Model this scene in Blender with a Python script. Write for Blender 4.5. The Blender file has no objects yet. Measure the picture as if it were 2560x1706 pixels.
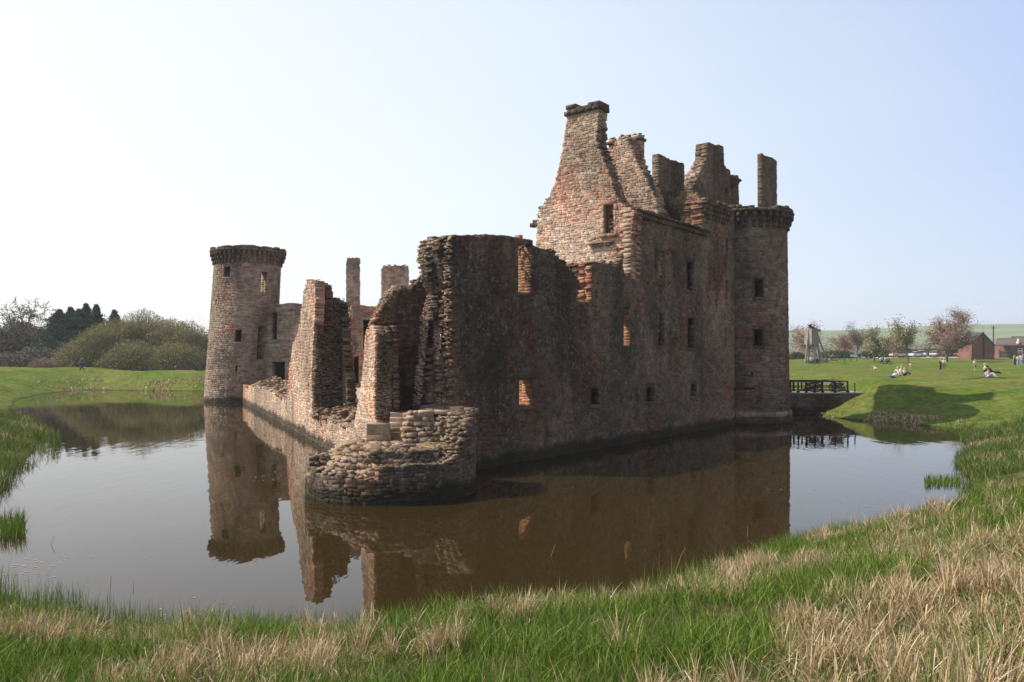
import bpy, math, random
import numpy as np
from mathutils import Vector
rng = np.random.default_rng(7); random.seed(7)
C = bpy.context.scene.collection
PI = math.pi
# ------------------------------------------------------------------ camera model
F, CX, CY, HY, H = 2000.0, 1280.0, 853.0, 886.0, 4.6
PITCH = math.atan((HY-CY)/F)
def ray(px, py):
    a, v = (px-CX)/F, (CY-py)/F
    return np.array([a, math.cos(PITCH)-math.sin(PITCH)*v, math.sin(PITCH)+math.cos(PITCH)*v])
def W(px, py, z=0.0):                      # point of a level plane
    d = ray(px, py); t = (z-H)/d[2]; return np.array([d[0]*t, d[1]*t])
def at(px, py, Y):                          # point at a given distance in front
    d = ray(px, py); t = Y/d[1]; return np.array([d[0]*t, Y, H+d[2]*t])
class Plane:                                # vertical plane through A, direction D (unit, 2D)
    def __init__(s, A, D, flip=1):
        s.A = np.array(A, float); s.D = np.array(D, float)/np.linalg.norm(D)
        s.N = np.array([-s.D[1], s.D[0]])*flip   # direction into the wall (away from the seen face)
    def uz(s, px, py, d=0.0):
        r = ray(px, py); A = s.A+s.N*d
        n = s.N; t = (A@n)/(r[0]*n[0]+r[1]*n[1])
        p = np.array([r[0]*t, r[1]*t]); return ((p-A)@s.D, H+r[2]*t)
    def poly(s, pts, d=0.0): return [s.uz(x, y, d) for x, y in pts]
    def rect(s, x0, x1, y0, y1, d=0.0):
        a = s.uz(x0, y0, d); b = s.uz(x1, y1, d)
        c = s.uz((x0+x1)/2, y0, d); e = s.uz((x0+x1)/2, y1, d)
        return (min(a[0], b[0]), max(a[0], b[0]), min(c[1], e[1]), max(c[1], e[1]))
    def map(s, u, z, d):
        return np.stack([s.A[0]+s.D[0]*u+s.N[0]*d, s.A[1]+s.D[1]*u+s.N[1]*d, z], -1)
    def pt(s, u, d=0.0): return s.A+s.D*u+s.N*d
class Cyl:
    def __init__(s, c, R, k=0.0, lean=(0, 0)):
        s.c = np.array(c, float); s.R = R; s.k = k; s.l = lean
    def map(s, u, z, d):
        th = u/s.R; r = s.R-s.k*z-d
        return np.stack([s.c[0]+s.l[0]*z+r*np.sin(th), s.c[1]+s.l[1]*z-r*np.cos(th), z+0*th], -1)
    def uz(s, px, py):
        r = ray(px, py); z = 8.0
        for _ in range(6):
            R = s.R-s.k*z; c = s.c+np.array(s.l)*z
            a = r[0]**2+r[1]**2; b = -2*(r[0]*c[0]+r[1]*c[1]); cc = c@c-R*R
            D = max(b*b-4*a*cc, 0); t = (-b-math.sqrt(D))/(2*a); z = H+r[2]*t
        x, y = r[0]*t-c[0], r[1]*t-c[1]
        return (math.atan2(x, -y)*s.R, z)
    def rect(s, x0, x1, y0, y1):
        a = s.uz(x0, (y0+y1)/2); b = s.uz(x1, (y0+y1)/2); c = s.uz((x0+x1)/2, y0); e = s.uz((x0+x1)/2, y1)
        return (a[0], b[0], e[1], c[1])
# ------------------------------------------------------------------ mesh helpers
def mesh_np(name, V, Fq, mats, parent=None, org=(0, 0, 0), tri=False, smooth=False, fmat=None):
    V = np.asarray(V, np.float32)-np.asarray(org, np.float32)
    Fq = np.asarray(Fq, np.int32); k = Fq.shape[1]; n = len(Fq)
    me = bpy.data.meshes.new(name)
    me.vertices.add(len(V)); me.vertices.foreach_set('co', V.ravel())
    me.loops.add(n*k); me.loops.foreach_set('vertex_index', Fq.ravel())
    me.polygons.add(n); me.polygons.foreach_set('loop_start', np.arange(0, n*k, k, dtype=np.int32))
    me.polygons.foreach_set('loop_total', np.full(n, k, np.int32))
    if smooth: me.polygons.foreach_set('use_smooth', np.ones(n, bool))
    for m in (mats if isinstance(mats, (list, tuple)) else [mats]): me.materials.append(m)
    if fmat is not None: me.polygons.foreach_set('material_index', np.asarray(fmat, np.int32))
    me.update(calc_edges=True)
    o = bpy.data.objects.new(name, me); C.objects.link(o)
    if parent is not None: o.parent = parent
    return o
class MB:
    """mesh collector of boxes, tubes and prisms, any polygon size"""
    def __init__(s): s.v = []; s.f = []
    def add(s, vs, fs):
        b = len(s.v); s.v += [tuple(map(float, p)) for p in vs]; s.f += [[b+i for i in f] for f in fs]
    def box(s, c, sz, rz=0.0, taper=1.0):
        x, y, z = sz[0]/2, sz[1]/2, sz[2]/2; cs, sn = math.cos(rz), math.sin(rz); vs = []
        for dz in (-1, 1):
            k = 1 if dz < 0 else taper
            for dx, dy in ((-1, -1), (1, -1), (1, 1), (-1, 1)):
                a, b = dx*x*k, dy*y*k
                vs.append((c[0]+a*cs-b*sn, c[1]+a*sn+b*cs, c[2]+dz*z))
        s.add(vs, [(0, 3, 2, 1), (4, 5, 6, 7), (0, 1, 5, 4), (1, 2, 6, 5), (2, 3, 7, 6), (3, 0, 4, 7)])
    def bar(s, p0, p1, w, h=None):
        h = h or w; p0 = Vector(p0); p1 = Vector(p1); d = (p1-p0).normalized()
        up = Vector((0, 0, 1)) if abs(d.z) < .95 else Vector((0, 1, 0))
        a = d.cross(up).normalized()*w/2; b = a.normalized().cross(d)*h/2
        vs = [p+i*a+j*b for p in (p0, p1) for i, j in ((-1, -1), (1, -1), (1, 1), (-1, 1))]
        s.add(vs, [(0, 3, 2, 1), (4, 5, 6, 7), (0, 1, 5, 4), (1, 2, 6, 5), (2, 3, 7, 6), (3, 0, 4, 7)])
    def tube(s, p0, p1, r0, r1=None, n=8):
        r1 = r0 if r1 is None else r1
        p0 = Vector(p0); p1 = Vector(p1); d = (p1-p0).normalized()
        up = Vector((0, 0, 1)) if abs(d.z) < .95 else Vector((0, 1, 0))
        a = d.cross(up).normalized(); b = a.cross(d); vs = []
        for p, r in ((p0, r0), (p1, r1)):
            for i in range(n):
                t = 2*PI*i/n; vs.append(p+a*(r*math.cos(t))+b*(r*math.sin(t)))
        s.add(vs, [(i, (i+1) % n, n+(i+1) % n, n+i) for i in range(n)]+[list(range(n))[::-1], list(range(n, 2*n))])
    def prism(s, pts, axis, off):            # polygon pts (3D) extruded by vector off
        n = len(pts); off = Vector(off)
        vs = [Vector(p) for p in pts]+[Vector(p)+off for p in pts]
        s.add(vs, [list(range(n)), list(range(2*n-1, n-1, -1))]+[(i, n+i, n+(i+1) % n, (i+1) % n) for i in range(n)])
    def ell(s, c, r, nu=10, nv=7):
        vs = [(c[0], c[1], c[2]+r[2])]
        for j in range(1, nv):
            p = PI*j/nv
            for i in range(nu):
                t = 2*PI*i/nu; vs.append((c[0]+r[0]*math.sin(p)*math.cos(t), c[1]+r[1]*math.sin(p)*math.sin(t), c[2]+r[2]*math.cos(p)))
        vs.append((c[0], c[1], c[2]-r[2])); fs = [(0, 1+i, 1+(i+1) % nu) for i in range(nu)]
        for j in range(nv-2):
            for i in range(nu):
                a = 1+j*nu+i; b = 1+j*nu+(i+1) % nu; fs.append((a, a+nu, b+nu, b))
        l = len(vs)-1; fs += [(l, 1+(nv-2)*nu+(i+1) % nu, 1+(nv-2)*nu+i) for i in range(nu)]
        s.add(vs, fs)
    def build(s, name, mat, parent=None, org=(0, 0, 0), smooth=False, bevel=0):
        me = bpy.data.meshes.new(name)
        me.from_pydata([(v[0]-org[0], v[1]-org[1], v[2]-org[2]) for v in s.v], [], s.f); me.materials.append(mat); me.update()
        if smooth: me.polygons.foreach_set('use_smooth', np.ones(len(me.polygons), bool))
        o = bpy.data.objects.new(name, me); C.objects.link(o)
        if parent is not None: o.parent = parent
        if bevel:
            m = o.modifiers.new('bevel', 'BEVEL'); m.width = bevel; m.segments = 2
        return o
def empty(name, loc, rz=0.0):
    o = bpy.data.objects.new(name, None); C.objects.link(o); o.location = tuple(float(a) for a in loc); o.rotation_euler = (0, 0, rz)
    o.empty_display_size = .3
    return o
def tag(o, label=None, cat=None, group=None, kind=None):
    if label: o['label'] = label
    if cat: o['category'] = cat
    if group: o['group'] = group
    if kind: o['kind'] = kind
    return o
def copy_tree(o, parent=None):
    c = o.copy(); C.objects.link(c)
    if parent is not None: c.parent = parent
    for ch in list(o.children): copy_tree(ch, c)
    return c
# ------------------------------------------------------------------ materials
class NT:
    def __init__(s, name):
        s.m = bpy.data.materials.new(name); s.m.use_nodes = True; s.t = s.m.node_tree; s.t.nodes.clear()
        s.out = s.n('ShaderNodeOutputMaterial'); s.b = s.n('ShaderNodeBsdfPrincipled'); s.l(s.b.outputs[0], s.out.inputs['Surface'])
    def n(s, typ, **kw):
        x = s.t.nodes.new(typ)
        for k, v in kw.items(): setattr(x, k, v)
        return x
    def l(s, a, b): s.t.links.new(a, b)
    def noise(s, scale, detail=4, rough=.55, vec=None, dist=0):
        x = s.n('ShaderNodeTexNoise'); x.inputs['Scale'].default_value = scale; x.inputs['Detail'].default_value = detail
        x.inputs['Roughness'].default_value = rough; x.inputs['Distortion'].default_value = dist
        if vec is not None: s.l(vec, x.inputs['Vector'])
        return x.outputs['Fac']
    def pos(s, scale=(1, 1, 1)):
        g = s.n('ShaderNodeNewGeometry'); m = s.n('ShaderNodeMapping'); m.inputs['Scale'].default_value = scale
        s.l(g.outputs['Position'], m.inputs['Vector']); return m.outputs[0]
    def ramp(s, fac, stops, interp='LINEAR'):
        x = s.n('ShaderNodeValToRGB'); x.color_ramp.interpolation = interp; e = x.color_ramp.elements
        while len(e) < len(stops): e.new(.5)
        for i, (p, c) in enumerate(stops):
            e[i].position = p; e[i].color = (c[0], c[1], c[2], 1) if isinstance(c, (tuple, list)) else (c, c, c, 1)
        s.l(fac, x.inputs[0]); return x.outputs[0]
    def mix(s, fac, a, b, mode='MIX'):
        x = s.n('ShaderNodeMix', data_type='RGBA', blend_type=mode)
        for v, k in ((fac, 0), (a, 6), (b, 7)):
            if isinstance(v, (int, float)): x.inputs[k].default_value = v
            elif isinstance(v, tuple): x.inputs[k].default_value = (*v, 1)
            else: s.l(v, x.inputs[k])
        return x.outputs[2]
    def math(s, op, a, b=0.0):
        x = s.n('ShaderNodeMath', operation=op)
        for v, k in ((a, 0), (b, 1)):
            if isinstance(v, (int, float)): x.inputs[k].default_value = v
            else: s.l(v, x.inputs[k])
        return x.outputs[0]
    def bump(s, h, strength=.5, dist=.02):
        x = s.n('ShaderNodeBump'); x.inputs['Strength'].default_value = strength; x.inputs['Distance'].default_value = dist
        s.l(h, x.inputs['Height']); s.l(x.outputs[0], s.b.inputs['Normal'])
    def set(s, rough=.9, spec=.2, col=None, metal=0):
        s.b.inputs['Roughness'].default_value = rough; s.b.inputs['Specular IOR Level'].default_value = spec
        s.b.inputs['Metallic'].default_value = metal
        if isinstance(col, tuple): s.b.inputs['Base Color'].default_value = (*col, 1)
        elif col is not None: s.l(col, s.b.inputs['Base Color'])
        return s.m
def plain(name, col, rough=.8, spec=.3, var=.25, scale=6):
    t = NT(name); nz = t.noise(scale, 4); c = t.ramp(nz, [(.3, tuple(a*(1-var) for a in col)), (.7, tuple(a*(1+var) for a in col))])
    return t.set(rough, spec, c)
def stone(name, bright=1.0, red=.5, dark=.0, lichen=.5, moss=.6, base=None):
    t = NT(name); g = t.n('ShaderNodeNewGeometry'); P = t.pos()
    k = bright
    pal = base or [(.0, (.19*k, .145*k, .115*k)), (.12, (.25*k, .19*k, .15*k)), (.38, (.30*k, .225*k, .18*k)), (.6, (.29*k, .235*k, .195*k)), (.8, (.34*k, .27*k, .22*k)), (1., (.33*k, .295*k, .25*k))]
    c = t.ramp(g.outputs['Random Per Island'], pal)
    big = t.noise(.33, 3, .6, P)
    redc = t.ramp(g.outputs['Random Per Island'], [(0, (.20*k, .085*k, .06*k)), (.5, (.32*k, .155*k, .11*k)), (1, (.40*k, .235*k, .18*k))])
    c = t.mix(t.ramp(big, [(.62-.22*red, 0.), (.78-.22*red, .8)]), c, redc)
    c = t.mix(1.0, c, (1.05, .97, .88), 'MULTIPLY'); lowf = t.noise(.22, 4, .6, t.pos((1, 1, .8))); c = t.mix(.85, c, t.ramp(lowf, [(.32, .52), (.5, .95), (.68, 1.5)]), 'MULTIPLY')
    mid = t.noise(2.3, 5, .7, P); c = t.mix(.8, c, t.ramp(mid, [(.3, .55), (.5, 1.0), (.7, 1.35)]), 'MULTIPLY')
    # grain inside each stone
    gr = t.noise(14, 5, .65, P); c = t.mix(.75, c, t.ramp(gr, [(.25, .42), (.5, .85), (.75, 1.35)]), 'MULTIPLY')
    # black weathering in patches, running down
    wv = t.pos((.55, .55, .22)); wd = t.noise(1.0, 5, .62, wv)
    c = t.mix(t.ramp(wd, [(.58-.25*dark, 0.), (.70-.2*dark, .35+.4*dark)]), c, (.03, .027, .022))
    # pale lichen spots in colonies
    sp = t.noise(5.5, 3, .7, P); col = t.noise(.5, 2, .5, t.pos((1, 1, 1.3)))
    lm = t.math('MULTIPLY', t.ramp(sp, [(.56, 0.), (.64, 1.)]), t.ramp(col, [(.50-.12*lichen, 0.), (.62-.1*lichen, 1.)]))
    c = t.mix(t.math('MULTIPLY', lm, .5), c, (.36, .35, .31))
    # moss on upward faces
    sx = t.n('ShaderNodeSeparateXYZ'); t.l(g.outputs['Normal'], sx.inputs[0])
    ms = t.math('MULTIPLY', t.ramp(sx.outputs['Z'], [(.35, 0.), (.8, 1.)]), t.ramp(t.noise(1.6, 4, .6, P), [(.42, 0.), (.6, 1.)]))
    c = t.mix(t.math('MULTIPLY', ms, moss), c, t.ramp(t.noise(7, 3, .5, P), [(.3, (.075, .07, .018)), (.7, (.20, .14, .035))]))
    # algae band at the water line
    pz = t.n('ShaderNodeSeparateXYZ'); t.l(P, pz.inputs[0])
    wl = t.math('ADD', pz.outputs['Z'], t.math('MULTIPLY', t.noise(1.2, 3, .5, P), -.7))
    c = t.mix(t.ramp(wl, [(.0, .85), (.28, 0.)]), c, (.028, .03, .018))
    t.bump(t.math('ADD', t.math('MULTIPLY', gr, .7), t.noise(45, 3, .6, P)), .7, .022)
    return t.set(.93, .15, c)
M = {}
M['wall_shade'] = stone('weathered_shaded_sandstone', .62, .55, .55, .9, .55)  # weathered stone, colour also lowered for the walls out of the sun
M['wall_lit'] = stone('pink_sandstone', 1.95, .85, .05, .35, .6)  # same palette raised in brightness for the sunlit walls
M['wall_grey'] = stone('grey_sandstone', 1.6, .25, .15, .35, .45)
M['tower_far'] = stone('tower_sandstone', 1.15, .28, .2, .15, .5)
M['sill_dark'] = stone('shaded_dressed_stone', .56, .5, .3, .3, .5)  # dressed stone darkened to suit surrounds on the shaded walls
M['unlit_dark'] = plain('painted_interior_dark', (.012, .010, .009), .95, .05)  # near-black colour standing in for unlit interiors
M['core2'] = stone('wall_core_rubble', .85, .5, .2, .2, .6)
M['core'] = stone('wall_core_stone', .62, .55, .3, .15, .5)
M['south'] = stone('pale_pink_sandstone', 1.9, .42, .06, .35, .6)
M['rubble'] = stone('rubble_stone', 1.2, .5, .25, .25, .85)
M['ashlar'] = stone('dressed_stone', 1.2, .45, .1, .2, .5)
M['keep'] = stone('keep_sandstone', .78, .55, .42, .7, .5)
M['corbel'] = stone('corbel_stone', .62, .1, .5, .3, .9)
# ------------------------------------------------------------------ masonry
class Stones:
    def __init__(s): s.b = []; s.maps = []
    def box(s, u0, u1, z0, z1, d0, d1): s.b.append((u0, u1, z0, z1, d0, d1))
    def geom(s, mapf, c=.022, jit=.016, gap=.002, seed=0, dj=.02, warp=0.0):
        r = np.random.default_rng(seed+11); B = np.array(s.b, float); n = len(B)
        u0, u1, z0, z1, d0, d1 = [B[:, i] for i in range(6)]
        u0 = u0+gap; u1 = u1-gap; z0 = z0+gap; z1 = z1-gap
        cc = np.minimum(c, np.minimum(u1-u0, z1-z0)*.3)
        df = d0+r.uniform(-dj, dj, n)
        ring = [(0, 0), (1, 0), (1, 1), (0, 1)]; U = np.zeros((n, 16)); Z = U.copy(); D = U.copy()
        for i, (a, b) in enumerate(ring):
            U[:, i] = np.where(a, u1, u0); Z[:, i] = np.where(b, z1, z0); D[:, i] = df+cc
            sa = np.where(a, -1, 1); sb = np.where(b, -1, 1)
            U[:, 4+i] = U[:, i]+sa*cc*r.uniform(.6, 1.8, n); Z[:, 4+i] = Z[:, i]+sb*cc*r.uniform(.5, 1.5, n)
            D[:, 4+i] = df+r.uniform(-jit, jit, n)
            U[:, 8+i] = U[:, i]; Z[:, 8+i] = Z[:, i]; D[:, 8+i] = d1-cc
            U[:, 12+i] = U[:, 4+i]; Z[:, 12+i] = Z[:, 4+i]; D[:, 12+i] = d1-.008+r.uniform(-jit, 0, n)
        Z = Z+warp*(.045*np.sin(U*1.3+Z*.9)+.028*np.sin(U*3.1-Z*2.2)+.015*np.sin(U*7.3+Z*5))
        V = mapf(U.ravel(), Z.ravel(), D.ravel())
        f = [(4, 5, 6, 7), (15, 14, 13, 12)]
        for i in range(4):
            j = (i+1) % 4
            f += [(i, j, 4+j, 4+i), (8+i, 8+j, j, i), (12+i, 12+j, 8+j, 8+i)]
        Fq = (np.arange(n)[:, None, None]*16+np.array(f)[None]).reshape(-1, 4)
        return V, Fq
def scan(poly, z):
    xs = []; n = len(poly)
    for i in range(n):
        (a, b), (c, d) = poly[i], poly[(i+1) % n]
        if (b <= z) != (d <= z): xs.append(a+(z-b)/(d-b)*(c-a))
    xs.sort(); return [(xs[i], xs[i+1]) for i in range(0, len(xs)-1, 2)]
def fill(S, poly, holes, d0, d1, r, course=(.13, .25), length=(.2, .5), rag=.08, steps=1.0):
    zs = [p[1] for p in poly]; z = min(zs); zmax = max(zs); bd = [z]
    while z < zmax: z += r.uniform(*course); bd.append(z)
    hz = sorted({h[2] for h in holes} | {h[3] for h in holes})
    for h in hz:
        i = int(np.argmin([abs(b-h) for b in bd])); bd[i] = h
    bd = sorted(set(bd))
    for a, b in zip(bd, bd[1:]):
        if b-a < .03: continue
        m = (a+b)/2
        for (p, q) in scan(poly, m):
            p += r.uniform(-rag, rag); q += r.uniform(-rag, rag)
            iv = [(p, q)]
            for h in holes:
                if h[2] < m < h[3]:
                    nv = []
                    for (x, y) in iv:
                        if h[1] <= x or h[0] >= y: nv.append((x, y)); continue
                        if x < h[0]: nv.append((x, h[0]))
                        if y > h[1]: nv.append((h[1], y))
                    iv = nv
            for (x, y) in iv:
                if y-x < .06: continue
                u = x
                while u < y-.01:
                    w = r.uniform(*length)*(1+.5*(b-a > .2))
                    if y-(u+w) < length[0]*.7: w = y-u
                    S.box(u, u+w, a, b, d0, d1); u += w
CO = (5.0, 48.0, 0.0)
castle = tag(empty('castle_ruin', CO), 'roofless red sandstone castle ruin with round towers rising from the moat', 'castle')
def masonry(name, pl, poly, holes, mat, seed, thick=1.5, nl=3, parent=None, polys=None, course=(.075, .17), length=(.11, .36), rag=.07, c=.006, dj=.010, splay=0.0, blind=(), kc=1.0, ragk=1.6):
    r = np.random.default_rng(seed); S = Stones(); t = thick/nl
    for i in range(nl):
        pp = polys[i] if polys else poly
        k = 1 if i in (0, nl-1) else kc
        hh_ = [(h[0]-splay*i*.35, h[1]+splay*i, h[2]-.0, h[3]+splay*i*.9) for h in holes]
        if i < nl-1: hh_ += list(blind)  # innermost layer left closed so these openings stay dark
        fill(S, pp, hh_, i*t, (i+1)*t, r, (course[0]*k, course[1]*k), (length[0]*k, length[1]*k), rag*(1 if i == 0 else ragk))
    V, Fq = S.geom(pl.map, c=c, seed=seed, dj=dj, jit=.009, warp=1.0)
    o = mesh_np(name, V, Fq, mat, parent or castle, CO)
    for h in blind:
        Sb = Stones(); Sb.box(h[0]+.01, h[1]-.01, h[2]+.01, h[3]-.01, (nl-1)*t-.07, (nl-1)*t-.01); V, Fq = Sb.geom(pl.map, c=.004, jit=0, dj=0); mesh_np('painted_shade_panel', V, Fq, M['unlit_dark'], o, CO)  # added panel, painted to look like the unlit room behind the opening
    return o
def surround(pl, h, parent, seed=0, w=.2, depth=.35, mat='ashlar'):
    r = np.random.default_rng(seed); S = Stones(); u0, u1, z0, z1 = h
    ww = min(w, .35*(u1-u0)+.06)
    z = z0
    while z < z1-.02:
        hgt = min(r.uniform(.24, .38), z1-z)
        if z1-(z+hgt) < .12: hgt = z1-z
        for sd in (0, 1):
            e = ww*r.choice([.7, 1.25])
            if sd == 0: S.box(u0-e, u0+.012, z, z+hgt, -.028, depth)
            else: S.box(u1-.012, u1+e, z, z+hgt, -.028, depth)
        z += hgt
    S.box(u0-ww*1.1, u1+ww*1.1, z1, z1+.22, -.033, depth); S.box(u0-ww*.9, u1+ww*.9, z0-.16, z0, -.05, depth)
    V, Fq = S.geom(pl.map, c=.015, seed=seed, dj=.006, jit=.005)
    return mesh_np('window_surround', V, Fq, M[mat], parent, CO)
def rubble(P, smin, smax, seed, flat=.55, squash=None):
    r = np.random.default_rng(seed); n = len(P); smin *= .85; smax *= .85; flat *= .62
    s = r.uniform(smin, smax, (n, 1)); s = smin+(smax-smin)*((s-smin)/(smax-smin))**1.7; dim = s*np.stack([r.uniform(.7, 1.5, n), r.uniform(.6, 1.1, n), r.uniform(.35, .8, n)*flat/.55], -1)/2
    cube = np.array([(-1, -1, -1), (1, -1, -1), (1, 1, -1), (-1, 1, -1), (-1, -1, 1), (1, -1, 1), (1, 1, 1), (-1, 1, 1)], float)
    V = cube[None]*r.uniform(.74, 1.1, (n, 8, 3))*dim[:, None]
    rz = r.uniform(0, 2*PI, n); rx = r.normal(0, .12, n); ry = r.normal(0, .12, n)
    def rot(V, a, i, j):
        c, s_ = np.cos(a)[:, None], np.sin(a)[:, None]; x, y = V[..., i].copy(), V[..., j].copy()
        V[..., i] = x*c-y*s_; V[..., j] = x*s_+y*c
    rot(V, rx, 1, 2); rot(V, ry, 0, 2); rot(V, rz, 0, 1)
    V += np.asarray(P)[:, None]
    f = np.array([(0, 3, 2, 1), (4, 5, 6, 7), (0, 1, 5, 4), (1, 2, 6, 5), (2, 3, 7, 6), (3, 0, 4, 7)])
    return V.reshape(-1, 3), (np.arange(n)[:, None, None]*8+f[None]).reshape(-1, 4)
def join(parts):
    Vs, Fs, b = [], [], 0
    for V, Fq in parts: Vs.append(V); Fs.append(Fq+b); b += len(V)
    return np.concatenate(Vs), np.concatenate(Fs)
def top_rubble(pl, pts, dmax, n, seed, size=(.15, .38), d0=0):
    """loose stones along a broken wall head; pts in (u,z)"""
    r = np.random.default_rng(seed); L = []
    seg = np.array(pts); ln = np.hypot(*(seg[1:]-seg[:-1]).T); cum = np.concatenate([[0], np.cumsum(ln)])
    s = r.uniform(0, cum[-1], n); u = np.interp(s, cum, seg[:, 0]); z = np.interp(s, cum, seg[:, 1])
    P = pl.map(u, z+r.uniform(-.1, .06, n), r.uniform(d0+.05, dmax-.05, n))
    return rubble(P, *size, seed)
def corbels(name, pl, ua, ub, zb, parent, seed, n, out=.55, h=1.25, closed=False, wk=.5, mat=None, ruin=.35):
    r = np.random.default_rng(seed); S = Stones(); st = (ub-ua)/n; w = st*wk
    for i in range(n):
        u = ua+st*(i+.5)+r.normal(0, .02)
        for k in range(3):
            hh = h*.24; S.box(u-w/2, u+w/2, zb+k*hh, zb+(k+1)*hh, -out*(k+1)/3.2, .3)
    z = zb+h*.72; u = ua
    while u < ub:
        l = r.uniform(.3, .6); S.box(u, min(u+l, ub), z, z+h*.14+r.uniform(0, .03), -out*1.02, .35); u += l
    u = ua
    while u < ub:
        l = r.uniform(.3, .6)
        if r.random() > ruin: S.box(u, min(u+l, ub), z+h*.16, z+h*.16+r.uniform(.1, .28), -out*.95, r.uniform(-.1, .3))
        u += l
    V, Fq = S.geom(pl.map, c=.05, seed=seed, jit=.02, dj=.02)
    return mesh_np(name, V, Fq, mat or M['corbel'], parent, CO)

# ---- plan of the castle from the water line
gA, gB = W(1133, 1186), W(1820, 1065)
DE = (gB-gA)/np.linalg.norm(gB-gA)
EAST = Plane(gA, DE)                       # N points into the castle
if EAST.N[0] > 0: EAST.N = -EAST.N
IN = EAST.N.copy()
sA, sB = W(807, 1118), W(615, 1012)
DS = (sB-sA)/np.linalg.norm(sB-sA)
SOUTH = Plane(sA, DS, -1)
if SOUTH.N[0] < 0: SOUTH.N = -SOUTH.N
INS = SOUTH.N.copy()
def ground_u(px):                           # u on the east line below an image column
    r = ray(px, 1000); n = EAST.N; t = (EAST.A@n)/(r[0]*n[0]+r[1]*n[1]); return (np.array([r[0]*t, r[1]*t])-EAST.A)@EAST.D
uK = ground_u(1578)
# east curtain wall (broken head, stepping down to the keep)
bot = -1.0
def withbase(pl, pts, d=0, zb=bot):
    P = pl.poly(pts, d); return P+[(P[-1][0], zb), (P[0][0], zb)]
top_o = [(1130, 1020), (1131, 800), (1130, 700), (1131, 620), (1133, 591), (1160, 592), (1190, 588), (1223, 588), (1262, 592), (1296, 596), (1330, 608), (1342, 617), (1387, 624), (1392, 640), (1412, 650), (1420, 668),
         (1437, 682), (1446, 700), (1455, 708), (1450, 722), (1442, 728), (1442, 757), (1479, 757), (1480, 656), (1500, 655), (1520, 662), (1544, 666), (1547, 652), (1558, 651), (1559, 686), (1578, 692)]
top_m = [(1105, 1030), (1103, 900), (1110, 800), (1118, 740), (1108, 690), (1100, 640), (1098, 598)]+top_o[5:]
top_b = [(1052, 1060), (1056, 1000), (1062, 925), (1070, 870), (1074, 800), (1082, 765), (1096, 732), (1080, 700), (1073, 690), (1071, 640), (1074, 604), (1090, 596)]+[(x-12, y+3) for x, y in top_o[6:]]
TE = 1.55
def wb(left, d): P = EAST.poly(left, d)+EAST.poly(top_o[6:]); return P+[(P[-1][0], bot), (P[0][0], bot)]
pe = [withbase(EAST, top_o), wb(top_m[:7]+top_o[5:6], TE*.3), wb([(x*.5+y_*.5, b_) for (x, b_), y_ in zip(top_b[:11], (1100, 1100, 1099, 1096, 1096, 1102, 1110, 1100, 1098, 1096, 1096))], TE*.5), wb(top_b[:12], TE*.75)]
for p in pe: p[-2] = (uK, bot); p[-3] = (uK, p[-3][1])
hw = [EAST.rect(1296, 1330, 613, 733), EAST.rect(1297, 1332, 950, 1017), EAST.rect(1558, 1576.5, 767, 865)]; hwb = [EAST.rect(1476, 1498, 972, 1013)]
hw_small = [EAST.rect(1131, 1141, 828, 870), EAST.rect(1310, 1313, 905, 920)]
for k in range(3):
    for h in hw: pass
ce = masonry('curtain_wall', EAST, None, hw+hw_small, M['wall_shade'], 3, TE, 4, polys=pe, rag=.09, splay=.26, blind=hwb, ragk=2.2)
for i, h in enumerate(hw[1:2]+hwb): surround(EAST, h, ce, 40+i, .13, mat='sill_dark')
M['fresh_lit'] = stone('fresh_sunlit_sandstone', 1.6, .5, .0, .1, .2, [(0, (.26, .14, .09)), (.5, (.36, .21, .14)), (1, (.38, .27, .19))])  # unweathered orange stone, brightened so the jambs read as sunlit
def reveal(pl, h, parent, t, nl, splay, seed, top=True):
    r = np.random.default_rng(seed); S = Stones()
    for i in range(nl):
        z = h[2]; z1 = h[3]+splay*i*.9
        while z < z1-.01:
            hh = min(r.uniform(.08, .17), z1-z); S.box(h[1]+splay*i-.022, h[1]+splay*i+.14, z, z+hh, i*t+.03, (i+1)*t+.01); z += hh
    S.box(h[0]+.01, h[1]-.03, h[2]-.08, h[2]+.025, .04, t*nl)
    V, Fq = S.geom(pl.map, c=.006, seed=seed, dj=.006, jit=.005); return mesh_np('window_reveal', V, Fq, M['fresh_lit'], parent, CO)
def addrub(name, parts, mat, parent): V, Fq = join(parts); return mesh_np(name, V, Fq, mat, parent, CO)
for i, h in enumerate(hw): reveal(EAST, h, ce, TE/4, 4, .26, 140+i)
gz0, gz1 = EAST.uz(1480, 757)[1], EAST.uz(1480, 660)[1]; gu = EAST.uz(1480, 700)[0]
reveal(EAST, (EAST.uz(1443, 757)[0], gu, gz0, gz1-.1), ce, TE/4, 4, 0, 146)
addrub('broken_wall_head', [top_rubble(EAST, EAST.poly(top_o[4:20]), TE, 420, 5, (.1, .3)), top_rubble(EAST, EAST.poly(top_o[23:]), TE, 110, 6, (.1, .24)),
        ], M['wall_shade'], ce)
M['pale'] = stone('pale_broken_stone', 1.5, .3, .05, .3, .3)
addrub('broken_wall_end', [top_rubble(EAST, [(a+.0, b) for a, b in EAST.poly(top_o[:5])], .5, 200, 7, (.08, .24)),
        top_rubble(EAST, EAST.poly(top_m[:7], TE/3), TE*.66, 700, 8, (.08, .26), TE/3), top_rubble(EAST, EAST.poly(top_b[:11], TE*2/3), TE, 700, 9, (.08, .24), TE*2/3)], M['pale'], ce)
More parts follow.
